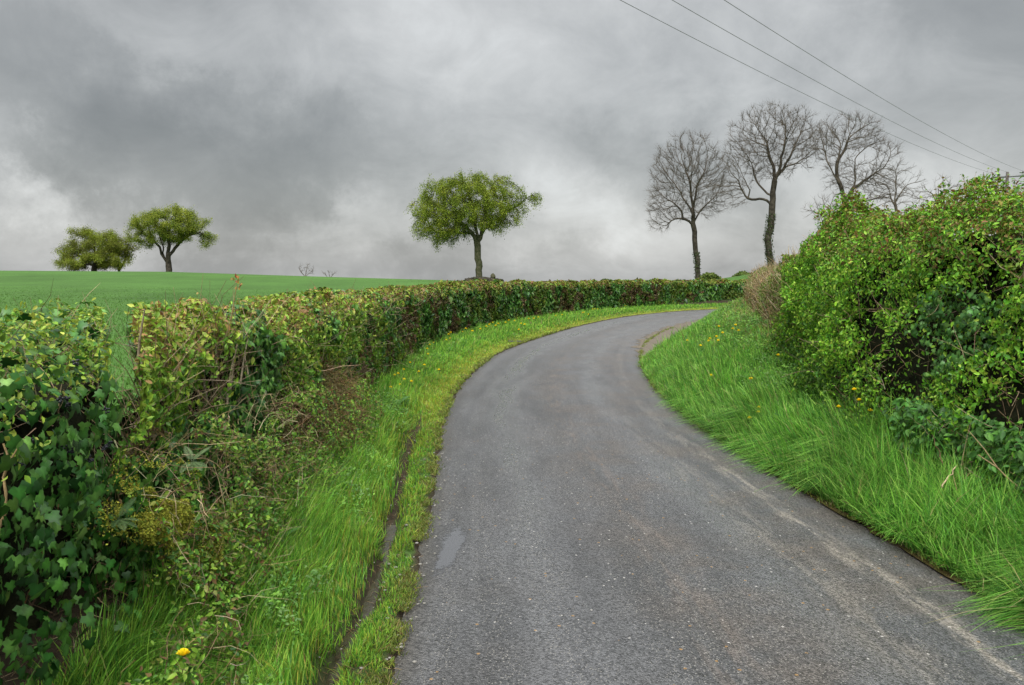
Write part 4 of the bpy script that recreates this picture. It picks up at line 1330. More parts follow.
def build_plants():
    # ferns in the bank under the gap
    plant_fronds('fern', 'small grey-green fern above the yellow moss under the hedge gap', 'fern', at(192, 462, 3.5), 7, .12, .022, [(.10, .16, .06), (.13, .19, .08)], .7, .25, (.3, -.4, 0))
    plant_fronds('fern', 'fern with drooping fronds left of the larger moss cushion', 'fern', at(118, 520, 2.8), 6, .10, .020, [(.05, .10, .03), (.08, .13, .04)], .7, .3, (.4, -.3, 0))
    plant_fronds('fern', 'fern at the foot of the dead brown stems beside the verge grass', 'fern', at(300, 520, 5.1), 8, .20, .035, [(.06, .14, .035), (.09, .18, .05)], .8, .4, (.4, -.2, 0))
    # cow parsley
    spots = [(262, 552, 'cow parsley clump beside the near edge of the ditch-side grass'), (300, 492, 'cow parsley clump in front of the brown dead stems'),
             (352, 440, 'cow parsley clump where the brown stems end'), (392, 410, 'grey-green cow parsley clump on the verge past the brown stems'),
             (860, 440, 'cow parsley clump at the foot of the tall hedge, above three yellow flowers'), (905, 452, 'cow parsley clump at the middle of the tall hedge foot'), (800, 425, 'cow parsley clump where the tall hedge begins to recede')]
    for (px, py, lab) in spots:
        b = hit(px, py)
        plant_fronds('cow_parsley', lab, 'weed', b - [0, 0, .01], 16, .22 * (1 + .03 * b[1]), .05, [(.05, .14, .03), (.07, .18, .04), (.09, .20, .05)], .75, .9, (0, 0, 0), 1.0, 'cow parsley clumps on the verges')
    # broad leafed nettles at the shaded foot of the tall hedge
    t = thing('nettle_patch', 'patch of broad dark green leaves in the shade under the tall right hedge', 'weeds', (3.5, 4.6, .35))
    m = MB(); n = 5200
    Y = rng.uniform(3.2, 6.4, n); P = np.column_stack([3.24 - (Y - 4) * .05 - rng.random(n) * .18 + rng.exponential(.1, n), Y, .24 + rng.random(n) ** 1.2 * .55])
    bare = np.exp(-((Y - 5.15) / .38) ** 2 - ((P[:, 2] - .28) / .14) ** 2); P = P[rng.random(n) > bare * 1.3]; n = len(P)
    leaves(m, P, np.tile([-.6, -.3, .9], (n, 1)), rng.uniform(.035, .075, n), T_OVATE, pick([(.045, .14, .022), (.065, .18, .028), (.09, .22, .034), (.035, .10, .018)], rng.integers(0, 4, n)), .55, .6)
    m.build('leaves', M_LEAF, t)
    # dry litter on the bank
    c = hit(968, 508); mb = MB(); n = 900
    P = np.column_stack([c[0] + rng.normal(0, .10, n), c[1] + rng.normal(0, .26, n), np.zeros(n)]); P[:, 2] = height(P[:, :2])[0] + rng.random(n) * .07
    sticks(mb, P, rng.normal(0, 1, P.shape) * [1, 1, .3], rng.uniform(.05, .2, n), rng.uniform(.001, .0028, n), pick([(.42, .32, .18), (.32, .22, .12), (.22, .14, .07), (.5, .42, .28)], rng.integers(0, 4, n)), .25)
    struct(mb.build('hedge_clippings', M_STEM), 'stuff', 'pile of dry straw-coloured clippings on the right bank under the hedge', 'clippings')
    # individual bare stalks
    def stalk(label, p0, p1, r, col, forks=()):
        t = thing('dry_stalk', label, 'stalk', tuple(p0))
        mb = MB(); p0 = np.array(p0); p1 = np.array(p1)
        k = np.linspace(0, 1, 7)[:, None]; pl = p0 * (1 - k) + p1 * k + rng.normal(0, .006, (7, 3))
        tubes(mb, pl[None], np.linspace(1, .5, 7)[None] * r, np.array(col), 6)
        mb.build('stem', M_STEM, t)
        for f in forks:
            mb = MB(); f = np.array(f, float); i = pl[4]
            tubes(mb, np.stack([i, (i + f) / 2 + rng.normal(0, .004, 3), f])[None], np.array([[.7, .55, .35]]) * r, np.array(col), 5)
            mb.build('twig', M_STEM, t)
    stalk('pale cut stake standing in the ivy at the left edge', at(2, 545, 2.35), at(5, 445, 2.35), .006, (.34, .24, .12), [at(19, 446, 2.33)])
    stalk('dark upright dead stalk at the lower left corner', at(28, 690, 2.75), at(33, 565, 2.8), .005, (.10, .065, .04), [at(48, 575, 2.8)])
    stalk('bent brown stalk curving out from under the ivy', at(12, 655, 2.7), at(58, 500, 2.8), .0035, (.13, .07, .035))
    stalk('long pale bramble stem arching out of the right hedge above the clippings', at(1030, 496, 4.85), at(980, 455, 4.75), .006, (.36, .27, .15), [at(968, 430, 4.75)])
    stalk('broken pale stick propped beside the clippings on the right bank', at(942, 488, 5.0), at(956, 466, 5.1), .006, (.34, .27, .16))
    stalk('thin brown shoot slanting down the face of the right hedge', at(942, 462, 5.2), at(932, 436, 5.2), .004, (.14, .09, .05))
    stalk('pale bent twig among the yellow flowers below the right hedge', at(796, 447, 7.6), at(816, 420, 7.7), .006, (.34, .28, .17))
    stalk('thin straw stem crossing the gap between the two left hedges', at(112, 440, 3.4), at(146, 478, 3.3), .003, (.30, .30, .17))
    # tall reddish shoot standing above the hedge
    p = at(229, 296, 5.0)
    t = thing('hedge_shoot', 'tall shoot with a tuft of reddish young leaves above the left hedge', 'shoot', tuple(p - [0, 0, .2]))
    mb = MB(); q = at(237, 284, 5.0); k = np.linspace(0, 1, 4)[:, None]; a = p - [0, 0, .2]
    tubes(mb, (a * (1 - k) + q * k)[None], np.linspace(.004, .002, 4)[None], np.array([.18, .13, .05]), 5); mb.build('stem', M_STEM, t)
    m = MB(); n = 13; P = q + np.column_stack([rng.normal(0, .012, n), rng.normal(0, .01, n), rng.uniform(-.03, .05, n)])
    leaves(m, P, np.tile([0, -1, .4], (n, 1)), rng.uniform(.02, .034, n), T_OVATE, pick([(.32, .17, .04), (.26, .16, .03), (.2, .08, .03)], rng.integers(0, 3, n)), .6, -1.2)
    m.build('leaves', M_LEAF, t)


build_plants()


# ------------------------------------------------------------------ dandelions
def dandelion_proto():
    t = thing('dandelion', 'x', 'flower', (0, 0, 0))
    mb = MB(); pl = np.array([[0, 0, 0], [.004, 0, .05], [.006, .002, .10]])
    tubes(mb, pl[None], np.array([[.0022, .002, .002]]), np.array([.10, .16, .05]), 5)
    st = mb.build('stem', M_PETAL, t)
    m = MB(); n = 70
    a = rng.uniform(0, 2 * math.pi, n); e = rng.random(n) ** .6 * 1.25
    D = np.column_stack([np.cos(a) * np.sin(e), np.sin(a) * np.sin(e), np.cos(e)])
    x = unit(np.cross(D, [0, 0, 1.01])); L = .019
    T = np.array([[-.1, 0], [.1, 0], [.16, .9], [0, 1], [-.16, .9]])
    V = np.array([.006, .002, .10]) + x[:, None] * T[None, :, 0:1] * L + D[:, None] * T[None, :, 1:2] * L
    F = np.arange(5)[None] + (np.arange(n) * 5)[:, None]
    m.add(V.reshape(-1, 3), F, np.repeat(pick([(.86, .66, .02), (.9, .76, .03)], rng.integers(0, 2, n), .05), 5, axis=0))
    m.build('flower_head', M_PETAL, t)
    return t


def build_dandelions():
    proto = dandelion_proto(); first = [True]

    def put(px, py, label, group, s=1.0, hs=1.0, zoff=0.1, y=None):
        p = hit(px, py, zoff) if y is None else at(px, py, y)
        if first[0]: r = proto; first[0] = False
        else:
            r = proto.copy(); coll.objects.link(r)
            for ch in proto.children:
                c = ch.copy(); coll.objects.link(c); c.parent = r
        z = hgt(p[0], p[1]); hh = max(p[2] - z, .03)
        r.location = (p[0], p[1], z); r.rotation_euler = (rng.normal(0, .10), rng.normal(0, .10), rng.uniform(0, 6))
        sc = s * hs
        r.scale = (sc, sc, sc); H = max(hh / sc, .06)
        for c in r.children:
            if c.name.startswith('stem'): c.scale = (1, 1, H / .10)
            else: c.location = (0, 0, H - .10)
        r['label'] = label
        if group: r['group'] = group
        elif 'group' in r: del r['group']
    put(184.5, 660, 'large yellow dandelion flower alone in the grass at the lower left', None, 1.35, 1, .34)
    L1 = [(390, 388), (394, 375.6), (400.5, 385), (404, 380), (412, 382), (420, 372), (399, 374), (405, 370), (408.5, 363), (424.6, 365), (429, 354), (439, 370), (421, 344), (429, 345), (445.5, 340), (450, 338.6), (463, 332), (426, 349), (434, 343)]
    for p in L1:
        put(*p, 'small yellow dandelion in the left verge where the lane starts to bend', 'dandelions on the near left verge', 1.5, 1, .15)
    L2 = [(486, 327), (499, 324), (514, 321), (528, 319), (555, 316), (563, 315), (592, 309.5), (595, 309.3), (598, 309.2), (472, 331), (466, 329), (480, 329.5), (452, 333), (505, 323), (521, 324), (525, 324.5), (519, 330), (583, 313), (588, 314.5), (584, 312.5), (625, 306), (535, 318.5), (539, 317.6), (496, 326), (490, 325), (493, 323), (510, 320.5), (449, 335)]
    for p in L2:
        put(*p, 'tiny yellow dandelion at the foot of the far hedge outside the bend', 'dandelions below the far hedge', 2.4, 1, .17)
    L3 = [(775, 355.5), (751.5, 379), (713, 376), (687.5, 341), (710.6, 339), (712, 341), (719, 341), (716, 337), (733.6, 325), (731, 329), (719, 327), (722, 333), (738, 331), (700, 346)]
    for p in L3:
        put(*p, 'small yellow dandelion on the open grass slope of the right bank', 'dandelions on the right bank', 1.6, 1, .17)
    L4 = [((760, 408), 'upper of three dandelions close together beside the right hedge foot'), ((756.5, 412.5), 'middle of three dandelions close together beside the right hedge foot'), ((752, 418.7), 'lowest of three dandelions close together beside the right hedge foot'),
          ((860, 390), 'topmost yellow flower standing against the face of the tall right hedge'), ((860.6, 401), 'middle yellow flower against the tall right hedge, just above the fattest one'), ((866.5, 410.5), 'fattest yellow flower, lowest of the three against the tall right hedge'), ((839, 408), 'yellow flower left of the three standing against the tall right hedge')]
    for (p, lab) in L4:
        if p[0] > 800: put(*p, lab, None, 1.3, 1, .1, y=6.9)
        else: put(*p, lab, None, 1.4, 1, .15)


build_dandelions()


# ------------------------------------------------------------------ trees by space colonisation
def grow(skel, attract, step, kill, infl, iters=70, jit=.10, up=.05, maxn=9000, rs=1, inert=.8):
    r = np.random.default_rng(rs)
    P = [np.asarray(p, float) for p in skel[0]]; par = list(skel[1])
    A = np.asarray(attract, float)
    P = np.array(P); par = np.array(par)
    best = np.full(len(A), 1e9); bi = np.zeros(len(A), int)

    def upd(new0):
        nonlocal best, bi
        for a in range(new0, len(P), 400):
            Q = P[a:a + 400]
            d = np.sqrt(((A[:, None] - Q[None]) ** 2).sum(2)); i = d.argmin(1); dm = d[np.arange(len(A)), i]
            m = dm < best; best = np.where(m, dm, best); bi = np.where(m, a + i, bi)
    upd(0)
    for it in range(iters):
        k = best > kill
        A, best, bi = A[k], best[k], bi[k]
        if len(A) == 0 or len(P) > maxn: break
        m = best < infl
        if not m.any(): break
        nodes = np.unique(bi[m]); D = np.zeros((len(P), 3))
        np.add.at(D, bi[m], unit(A[m] - P[bi[m]]))
        d = unit(D[nodes]) + r.normal(0, jit, (len(nodes), 3)) + [0, 0, up]
        # continue the parent's direction a little
        pd = unit(P[nodes] - P[np.maximum(par[nodes], 0)])
        d = unit(d + pd * inert)
        n0 = len(P)
        Q = P[nodes] + d * step
        cl = np.ones(len(Q), bool)
        for a in range(0, len(Q), 200):
            dd = ((Q[a:a + 200, None] - P[None]) ** 2).sum(2); cl[a:a + 200] = dd.min(1) > (.55 * step) ** 2
        if not cl.any(): break
        P = np.vstack([P, Q[cl]]); par = np.concatenate([par, nodes[cl]])
        upd(n0)
    return P, par


def radii(P, par, tip, expo=2.3, base=None):
    n = len(P); R = np.full(n, 0.0); cnt = np.zeros(n, int)
    acc = np.zeros(n)
    for i in range(n - 1, -1, -1):
        if acc[i] == 0: acc[i] = tip ** expo
        if par[i] >= 0: acc[par[i]] += acc[i]
    R = acc ** (1 / expo)
    if base: R = tip * (R / tip) ** (math.log(base / tip) / math.log(R[0] / tip))
    return R


def skel_from(polys, step):
    """polys: list of polylines (first is the trunk); later ones start on an existing node"""
    P = []; par = []
    for k, pl in enumerate(polys):
        pl = catmull(pl, 40) if len(pl) > 2 else np.array([np.asarray(pl[0]) * (1 - t) + np.asarray(pl[1]) * t for t in np.linspace(0, 1, 20)])
        s = np.concatenate([[0], np.cumsum(np.linalg.norm(np.diff(pl, axis=0), axis=1))]); m = max(2, int(s[-1] / step) + 1)
        q = np.linspace(0, s[-1], m); pl = np.column_stack([np.interp(q, s, pl[:, i]) for i in range(3)])
        if k == 0: prev = -1; st = 0
        else:
            prev = int(np.argmin(((np.array(P) - pl[0]) ** 2).sum(1))); st = 1
        for i in range(st, m):
            P.append(pl[i]); par.append(prev); prev = len(P) - 1
    return P, par


def branch_meshes(P, par, R, split):
    """frusta; returns two builders: thick wood and thin branches"""
    thick, thin = MB(), MB()
    idx = np.arange(len(P)); ch = idx[par >= 0]; pa = par[ch]
    d = unit(P[ch] - P[pa])
    r0 = np.minimum(R[pa], R[ch] * 1.35); r1 = R[ch]
    a = P[pa] - d * (r0 * .15)[:, None]; b = P[ch] + d * (r1 * .35)[:, None]
    big = R[ch] > split
    for m, mb, sd in ((big, thick, 9), (~big, thin, 4)):
        tubes(mb, np.stack([a[m], b[m]], 1), np.stack([r0[m], r1[m]], 1), np.array([.05, .05, .05]), sd)
    return thick, thin


def ell(n, c, r, rs):
    q = rs.normal(0, 1, (n, 3)); q = unit(q) * (rs.random((n, 1)) ** (1 / 2.4)); return np.asarray(c) + q * np.asarray(r)


def pxm(px, py, Y, dy=0.0):
    p = at(px, py, Y); p = p.copy(); p[1] += dy; return p


def tree(name, label, cat, Y, polys, ells, n_att, base_r, leaf=None, step=.35, kill=.55, infl=2.2, seed=1, tip=.012, twigs=3, twl=.55, group=None, bark=None, up=.05, ground=True, dens=1.0, twmat=None, droop=0.0, hanging=0.0, limbf=.62, wob=.55):
    rs = np.random.default_rng(seed)
    m = Y / FPX
    pol = []
    for k, pl in enumerate(polys):
        q = [pxm(*(p[:2]), Y, (p[2] if len(p) > 2 else 0) * m) for p in pl]
        pol.append(q)
    b = pol[0][0].copy()
    g = hgt(b[0], b[1]); pol[0][0][2] = min(b[2], g) - .1 if ground else b[2]
    if not leaf:
        pol = [pol[0]] + [q[:1] + [q[0] + (p - q[0]) * limbf for p in q[1:]] for q in pol[1:]]
    P, par = skel_from(pol, step)
    wv = np.array(P); P = [p for p in wv + (np.stack([fbm(wv, .9, 3 + k, 2) for k in range(3)], 1) - .5) * wob * np.array([1, 1, .5])]
    tot = sum(e[2] * e[3] for e in ells)
    A = np.concatenate([ell(int(n_att * (e[2] * e[3]) / tot * (e[5] if len(e) > 5 else 1)), pxm(e[0], e[1], Y, (e[4] if len(e) > 4 else 0) * m), (e[2] * m, max(e[2], e[3]) * .85 * m if len(e) < 7 else e[6] * m, e[3] * m), rs) for e in ells])
    A = A[fbm(A, .55, seed, 2) > (.32 if leaf else .37)]
    P, par = grow((P, par), A, step, kill, infl, rs=seed, up=up)
    R = radii(P, par, tip, 2.35, base_r)
    t = thing(name, label, cat, tuple(pol[0][0]), group)
    thick, thin = branch_meshes(P, par, R, base_r * .33)
    if thick.n: thick.build('trunk', bark or M_BARK, t, True)
    # twigs
    kids = np.bincount(par[par >= 0], minlength=len(P)); 
    late = np.where(R < tip * 2.2)[0]
    late = late[par[late] >= 0]
    src = np.repeat(late, twigs); cen = P.mean(0) - [0, 0, 2.0]; D = unit(P[src] - P[par[src]]) + rs.normal(0, .45, (len(src), 3)) + unit(P[src] - cen) * .55 + [0, 0, .15 - hanging]
    tw = MB() if thin.n == 0 else thin
    PL = sticks(tw, P[src], D, rs.uniform(.4, 1.0, len(src)) * twl, tip * .62, np.array([.05, .05, .05]), .22, 4, hanging * .35)
    tw.build('limbs' if leaf else 'crown', twmat or M_TWIG, t)
    if leaf:
        n, size, cols, sp = leaf
        pts = PL.reshape(-1, 3); i = rs.integers(0, len(pts), n)
        X = pts[i] + rs.normal(0, sp, (n, 3)) * [1, 1, .8] - [0, 0, droop * 1.0] * rs.random((n, 1))
        mb = MB()
        cl = fbm(X, .9, seed, 2)
        ci = np.clip((cl * len(cols) * 1.3 - .15 * len(cols) + rs.normal(0, .6, n)).astype(int), 0, len(cols) - 1)
        leaves(mb, X, np.tile([0, 0, .7], (n, 1)), size * np.exp(rs.normal(0, .25, n)), T_DIAM, pick(cols, ci, .15), .9, .5 + droop)
        mb.build('crown', M_TREELEAF, t)
    return t


# 1. lone leafy tree on the crest
C_BEECH = [(.10, .15, .014), (.15, .205, .018), (.20, .26, .024), (.25, .29, .03)]
t = tree('broadleaf_tree', 'lone spring-green tree with drooping sprays standing on a mound beyond the hedge', 'tree', 75,
         [[(478.5, 281), (478.3, 262), (477.5, 246), (477, 235)], [(477.5, 244), (473, 234, -3), (462, 222, -6), (448, 214, -8)], [(477.5, 244), (482, 232, 3), (484, 215, 5), (488, 196, 4)],
          [(477, 235), (474, 215, 2), (468, 196, 4)], [(482, 232), (495, 220, 2), (512, 208, 4), (527, 199, 2), (536, 193, 0)], [(473, 234), (455, 232, 5), (436, 232, 8)]],
         [(466, 202, 49, 30, 0), (444, 222, 30, 20, 0, 1.1), (434, 208, 22, 20, 0), (496, 214, 26, 17, 0), (530, 197, 11, 7, 0, 1.5, 7), (502, 178, 7, 6, 0, 1.2, 6), (520, 206, 10, 8, 0, 1.0, 8), (516, 201, 12, 7, 0, 2.0, 8), (475, 185, 32, 13, 0)],
         1700, .31, (95000, .095, C_BEECH, .15), step=.35, kill=.6, infl=2.4, seed=3, tip=.022, twigs=2, twl=1.0, bark=M_MOSSBARK, droop=.3, hanging=.8, twmat=M_BARK)
# burrs and ivy stubs on its trunk
mb = MB(); n = 260
P = np.array([pxm(478.2 + rng.normal(0, 1.5), y, 75, rng.normal(0, 4) * .094) for y in rng.uniform(247, 279, n)]); P[:, 1] -= .15
leaves(mb, P, np.tile([0, -1, .1], (n, 1)), rng.uniform(.10, .24, n), T_DIAM, pick([(.06, .07, .02), (.10, .08, .05), (.05, .045, .03)], rng.integers(0, 3, n)), .6, .4)



def mound(name, label, cat, cen, sc, cols, seed, mat, nl=900, ls=.12):
    import bmesh
    bm = bmesh.new(); bmesh.ops.create_icosphere(bm, subdivisions=4, radius=1)
    v = np.array([x.co[:] for x in bm.verts]); f = np.array([[q.index for q in g.verts] for g in bm.faces]); bm.free()
    v = v * (1 + (fbm(v, 1.6, seed, 3) - .5)[:, None] * .8); vv = v * sc + cen
    t = thing(name, label, cat, tuple(cen))
    link_mesh('soil', vv, f, mat, np.tile(cols[0], (len(vv), 1)), parent=t, smooth=True)
    m = MB(); i = rng.integers(0, len(vv), nl)
    leaves(m, vv[i], unit(v[i]), ls * rng.uniform(.5, 1.3, nl), T_DIAM, pick(cols, rng.integers(0, len(cols), nl)), .7, 0)
    m.build('growth', M_LEAF, t)


c = at(483, 281.5, 74.5)
mound('earth_mound', 'low dark earth mound at the foot of the lone tree', 'mound', c, np.array([1.75, 1.3, .42]), [(.03, .035, .012), (.05, .07, .02), (.06, .05, .03)], 5, M_BARK)
c = at(493, 277, 74.2)
mound('tree_stump', 'small pale stump on the right end of the mound by the lone tree', 'stump', c, np.array([.22, .22, .30]), [(.09, .085, .06), (.12, .11, .08)], 6, M_MOSSBARK, 120, .08)

# 2. three trees to the left
tree('broadleaf_tree', 'spreading low-crowned green tree with forked trunk, rightmost of the left group', 'tree', 108,
     [[(168.6, 273), (168.5, 262), (169, 256)], [(168.5, 264), (164, 256, -2), (160, 246, -4), (150, 238)], [(169, 257), (174, 248, 2), (184, 238, 3), (196, 233, 2)], [(169, 256), (168, 240), (170, 222, 2)], [(168.3, 266), (165.5, 258), (163, 250), (160, 236)]],
     [(170, 226, 37, 16), (172, 218, 24, 11), (147, 236, 19, 14), (166, 238, 24, 10), (196, 236, 17, 10), (205, 241, 9, 6)],
     900, .40, (60000, .115, [(.11, .155, .018), (.16, .205, .022), (.21, .25, .028), (.25, .28, .03)], .25), step=.45, kill=.8, infl=3.2, seed=5, tip=.03, twigs=2, twl=.9, bark=M_BARK, twmat=M_BARK)
tree('broadleaf_tree', 'dense round olive-green tree, leftmost of the group on the field skyline', 'tree', 110,
     [[(95, 272.5), (95, 266), (95, 258)], [(95, 267), (86, 260), (76, 254)], [(95, 267), (104, 260), (112, 252)], [(95, 262), (94, 248), (92, 240)]],
     [(93, 247, 29, 17), (76, 257, 18, 14), (106, 254, 21, 17), (93, 263, 35, 9, 0, 1.5)],
     800, .35, (75000, .11, [(.11, .125, .022), (.15, .17, .024), (.18, .22, .026), (.23, .28, .03)], .3), step=.45, kill=.85, infl=3.2, seed=6, tip=.03, twigs=2, twl=.8, bark=M_BARK, twmat=M_BARK)
tree('broadleaf_tree', 'thin light-leaved tree with slender stems between the round and the spreading tree', 'tree', 112,
     [[(119, 273), (118.5, 262), (118, 252)], [(119, 271), (124, 260), (127, 248)], [(119, 270), (114, 258), (113, 248)]],
     [(119, 245, 13, 13), (126, 250, 10, 13), (113, 246, 10, 12)],
     260, .16, (6500, .15, [(.11, .13, .02), (.14, .16, .02), (.13, .13, .03)], .34), step=.45, kill=.9, infl=3.2, seed=7, tip=.03, twigs=2, twl=.9, bark=M_BARK, twmat=M_TWIG)

# 3. bare trees beyond the bend
tree('bare_tree', 'leftmost of the tall bare trees, with an even fan-shaped crown', 'tree', 80,
     [[(698, 281), (697.5, 265), (695, 248), (694.5, 232), (693.5, 222)], [(694, 226), (684, 217, -3), (672, 214, 2), (660, 217, 4), (651, 224, 2)], [(694, 224), (702, 208, 3), (712, 196, 2), (720, 186)], [(693.5, 222), (691, 200, -2), (690, 178), (688, 160)], [(693, 216), (684, 196, 3), (674, 178, 5)], [(692, 210), (699, 186, 4), (703, 166, 2)], [(684, 217), (676, 204), (664, 194, -4)]],
     [(688, 176, 38, 42), (664, 205, 18, 24), (660, 224, 12, 8), (712, 190, 14, 26), (686, 205, 34, 18)],
     4400, .25, None, step=.32, kill=.42, infl=4.0, seed=11, tip=.011, twigs=6, wob=.3, twl=.85, bark=M_BARK, up=.06, group=None)
tree('bare_tree', 'tallest bare tree with ivy-thickened crooked trunk and a long limb to the left', 'tree', 75,
     [[(770.5, 275), (770, 258), (768, 240), (771.5, 222), (772, 205), (774.5, 188), (775, 178)], [(772, 208), (764, 197, -2), (752, 193, 0), (742, 194, 2), (732, 190, 3), (722, 176, 2), (717, 164)],
      [(775, 180), (784, 168, 2), (796, 158, 3), (808, 154, 2), (815, 150)], [(775, 178), (772, 160), (766, 140, 2), (764, 122)], [(775, 182), (781, 160, -3), (786, 138, -3), (790, 118)], [(770, 196), (758, 182, 4), (748, 168, 4), (742, 150)], [(752, 193), (744, 180), (738, 168)], [(784, 168), (794, 146), (800, 130)]],
     [(772, 136, 42, 30), (744, 160, 22, 28), (800, 140, 20, 32), (730, 188, 22, 10), (773, 160, 36, 22), (738, 202, 12, 6)],
     4400, .30, None, step=.32, kill=.42, infl=4.0, seed=12, tip=.011, twigs=6, wob=.3, twl=.8, bark=M_BARK, up=.05)
tree('bare_tree', 'bare tree with a leaning twin-forked trunk rising behind the right hedge', 'tree', 72,
     [[(852, 262), (851, 240), (848, 214), (845, 200), (841, 188), (838, 178)], [(838, 178), (836, 160), (838, 142), (842, 124)], [(845, 200), (855, 188, 3), (861, 172, 3), (860, 152), (862, 134)], [(838, 180), (828, 166, -3), (820, 152, -3), (818, 138)], [(855, 188), (870, 176, 2), (884, 168, 3), (894, 160)], [(836, 162), (848, 146, 3), (856, 126)], [(846, 204), (866, 200, 4), (884, 198, 5)]],
     [(848, 142, 34, 28), (828, 136, 16, 22), (876, 162, 24, 26), (858, 176, 34, 18), (884, 190, 20, 14)],
     4200, .26, None, step=.32, kill=.42, infl=4.0, seed=13, tip=.011, twigs=6, wob=.25, twl=.8, bark=M_BARK, up=.05)
tree('bare_tree', 'smaller bare tree at the right shoulder of the leaning twin-forked one', 'tree', 90,
     [[(897, 262), (897, 230), (896, 205), (896, 190)], [(896, 205), (888, 190), (882, 178)], [(896, 200), (906, 186), (914, 176)], [(896, 190), (896, 175), (895, 163)]],
     [(896, 182, 24, 24), (880, 205, 22, 20), (910, 200, 20, 20)],
     900, .18, None, step=.42, kill=.65, infl=2.8, seed=14, tip=.014, twigs=3, twl=.8, bark=M_TWIG, up=.05)
tree('bare_tree', 'faint low bare tree showing over the right hedge, nearest the poles', 'tree', 110,
     [[(940, 262), (940, 230), (939, 205), (939, 190)], [(939, 205), (930, 190), (922, 184)], [(939, 200), (950, 188), (958, 182)]],
     [(939, 192, 24, 17), (925, 200, 16, 14), (955, 198, 14, 14)],
     420, .18, None, step=.5, kill=.8, infl=3.4, seed=15, tip=.017, twigs=3, twl=.9, bark=M_TWIG, up=.05)
tree('bare_tree', 'low twiggy bare tree filling the space left of the leaning twin-forked trunk', 'tree', 84,
     [[(832, 262), (832, 240), (831, 220), (830, 208)], [(832, 225), (822, 212), (812, 207)], [(832, 222), (842, 208), (850, 200)]],
     [(826, 208, 20, 14), (842, 202, 16, 12), (814, 214, 12, 9)],
     480, .16, None, step=.36, kill=.55, infl=2.6, seed=16, tip=.014, twigs=3, twl=.7, bark=M_TWIG, up=.05)
tree('bare_tree', 'small faint bare bush on the field skyline, larger of the pair', 'bush', 150,
     [[(306, 285), (306, 274), (306, 270)], [(306, 277), (300, 271)], [(306, 277), (312, 271)]],
     [(306, 270, 9.5, 6)], 260, .12, None, step=.45, kill=.6, infl=3, seed=17, tip=.018, twigs=3, twl=.6, bark=M_TWIG, ground=False)
tree('bare_tree', 'small faint bare bush on the field skyline, smaller of the pair', 'bush', 150,
     [[(329, 286), (329, 277), (329, 274)], [(329, 279), (324, 273)], [(329, 279), (334, 273)]],
     [(329, 273.5, 8, 4)], 180, .10, None, step=.45, kill=.6, infl=3, seed=18, tip=.018, twigs=3, twl=.6, bark=M_TWIG, ground=False)


# ivy and small shoots on the trunks of the two bare trees
def trunk_ivy(label, pts, n, sp):
    t = thing('ivy_growth', label, 'ivy', tuple(pts[0])); mb = MB()
    pl = catmull(pts, 60); i = rng.integers(0, 60, n)
    a = rng.uniform(0, 2 * math.pi, n); X = pl[i] + np.column_stack([np.cos(a), np.sin(a), np.zeros(n)]) * sp * rng.uniform(.5, 1.15, (n, 1))
    leaves(mb, X, np.column_stack([np.cos(a), np.sin(a), np.zeros(n)]), rng.uniform(.08, .17, n), T_DIAM, pick([(.04, .06, .015), (.055, .08, .02), (.03, .045, .015)], rng.integers(0, 3, n)), .5, .8)
    mb.build('leaves', M_LEAF, t)


trunk_ivy('ivy wrapped round the crooked trunk of the tallest bare tree', [pxm(770.3, 272, 75), pxm(769.5, 255, 75), pxm(768, 240, 75), pxm(769.5, 228, 75), pxm(771.5, 214, 75)], 1500, .42)
trunk_ivy('ivy on the lower trunk of the leftmost tall bare tree', [pxm(697.7, 278, 80), pxm(697, 262, 80), pxm(696, 252, 80)], 450, .34)


def bush(label, px, py, rx, ry, Y, cols, n, size, group=None):
    t = thing('bush', label, 'bush', tuple(at(px, py + ry, Y)), group)
    c = at(px, py, Y); m = Y / FPX; mb = MB()
    q = unit(rng.normal(0, 1, (n, 3))) * (rng.random((n, 1)) ** .4)
    f = 1 + (fbm(unit(q), 1.8, int(px), 2) - .5)[:, None] * .8
    X = c + q * f * [rx * m, rx * m * .8, ry * m]
    leaves(mb, X, q + [0, 0, .3], size * np.exp(rng.normal(0, .2, n)), T_DIAM, pick(cols, rng.integers(0, len(cols), n)), .7, .3)
    mb.build('foliage', M_TREELEAF, t)
    st = MB(); k = 14; b = np.tile(at(px, py + ry + 4, Y), (k, 1)); sticks(st, b, rng.normal(0, .5, (k, 3)) + [0, 0, 1], ry * m * 1.6, .05, np.array([.06, .05, .03]), .15)
    st.build('stems', M_STEM, t)


bush('round green bush behind the far hedge, beside the leftmost bare tree', 710, 279, 11, 7, 72, [(.08, .12, .02), (.11, .15, .03)], 2200, .20)
bush('round green bush behind the far hedge, close to the tallest bare tree', 743, 279, 11, 8, 70, [(.08, .13, .02), (.11, .16, .03)], 2200, .20)
bush('brownish twiggy bush between the far hedge and the tallest bare tree', 756, 280, 9, 9, 66, [(.12, .10, .05), (.09, .09, .03), (.14, .13, .05)], 1600, .16)


# ------------------------------------------------------------------ power line
def box(mb, c, s, R=None, col=(.1, .1, .1)):
    v = np.array([[x, y, z] for x in (-.5, .5) for y in (-.5, .5) for z in (-.5, .5)]) * s
    if R is not None: v = v @ R.T
    mb.add(v + c, np.array([[0, 1, 3, 2], [4, 6, 7, 5], [0, 4, 5, 1], [2, 3, 7, 6], [0, 2, 6, 4], [1, 5, 7, 3]]), col)


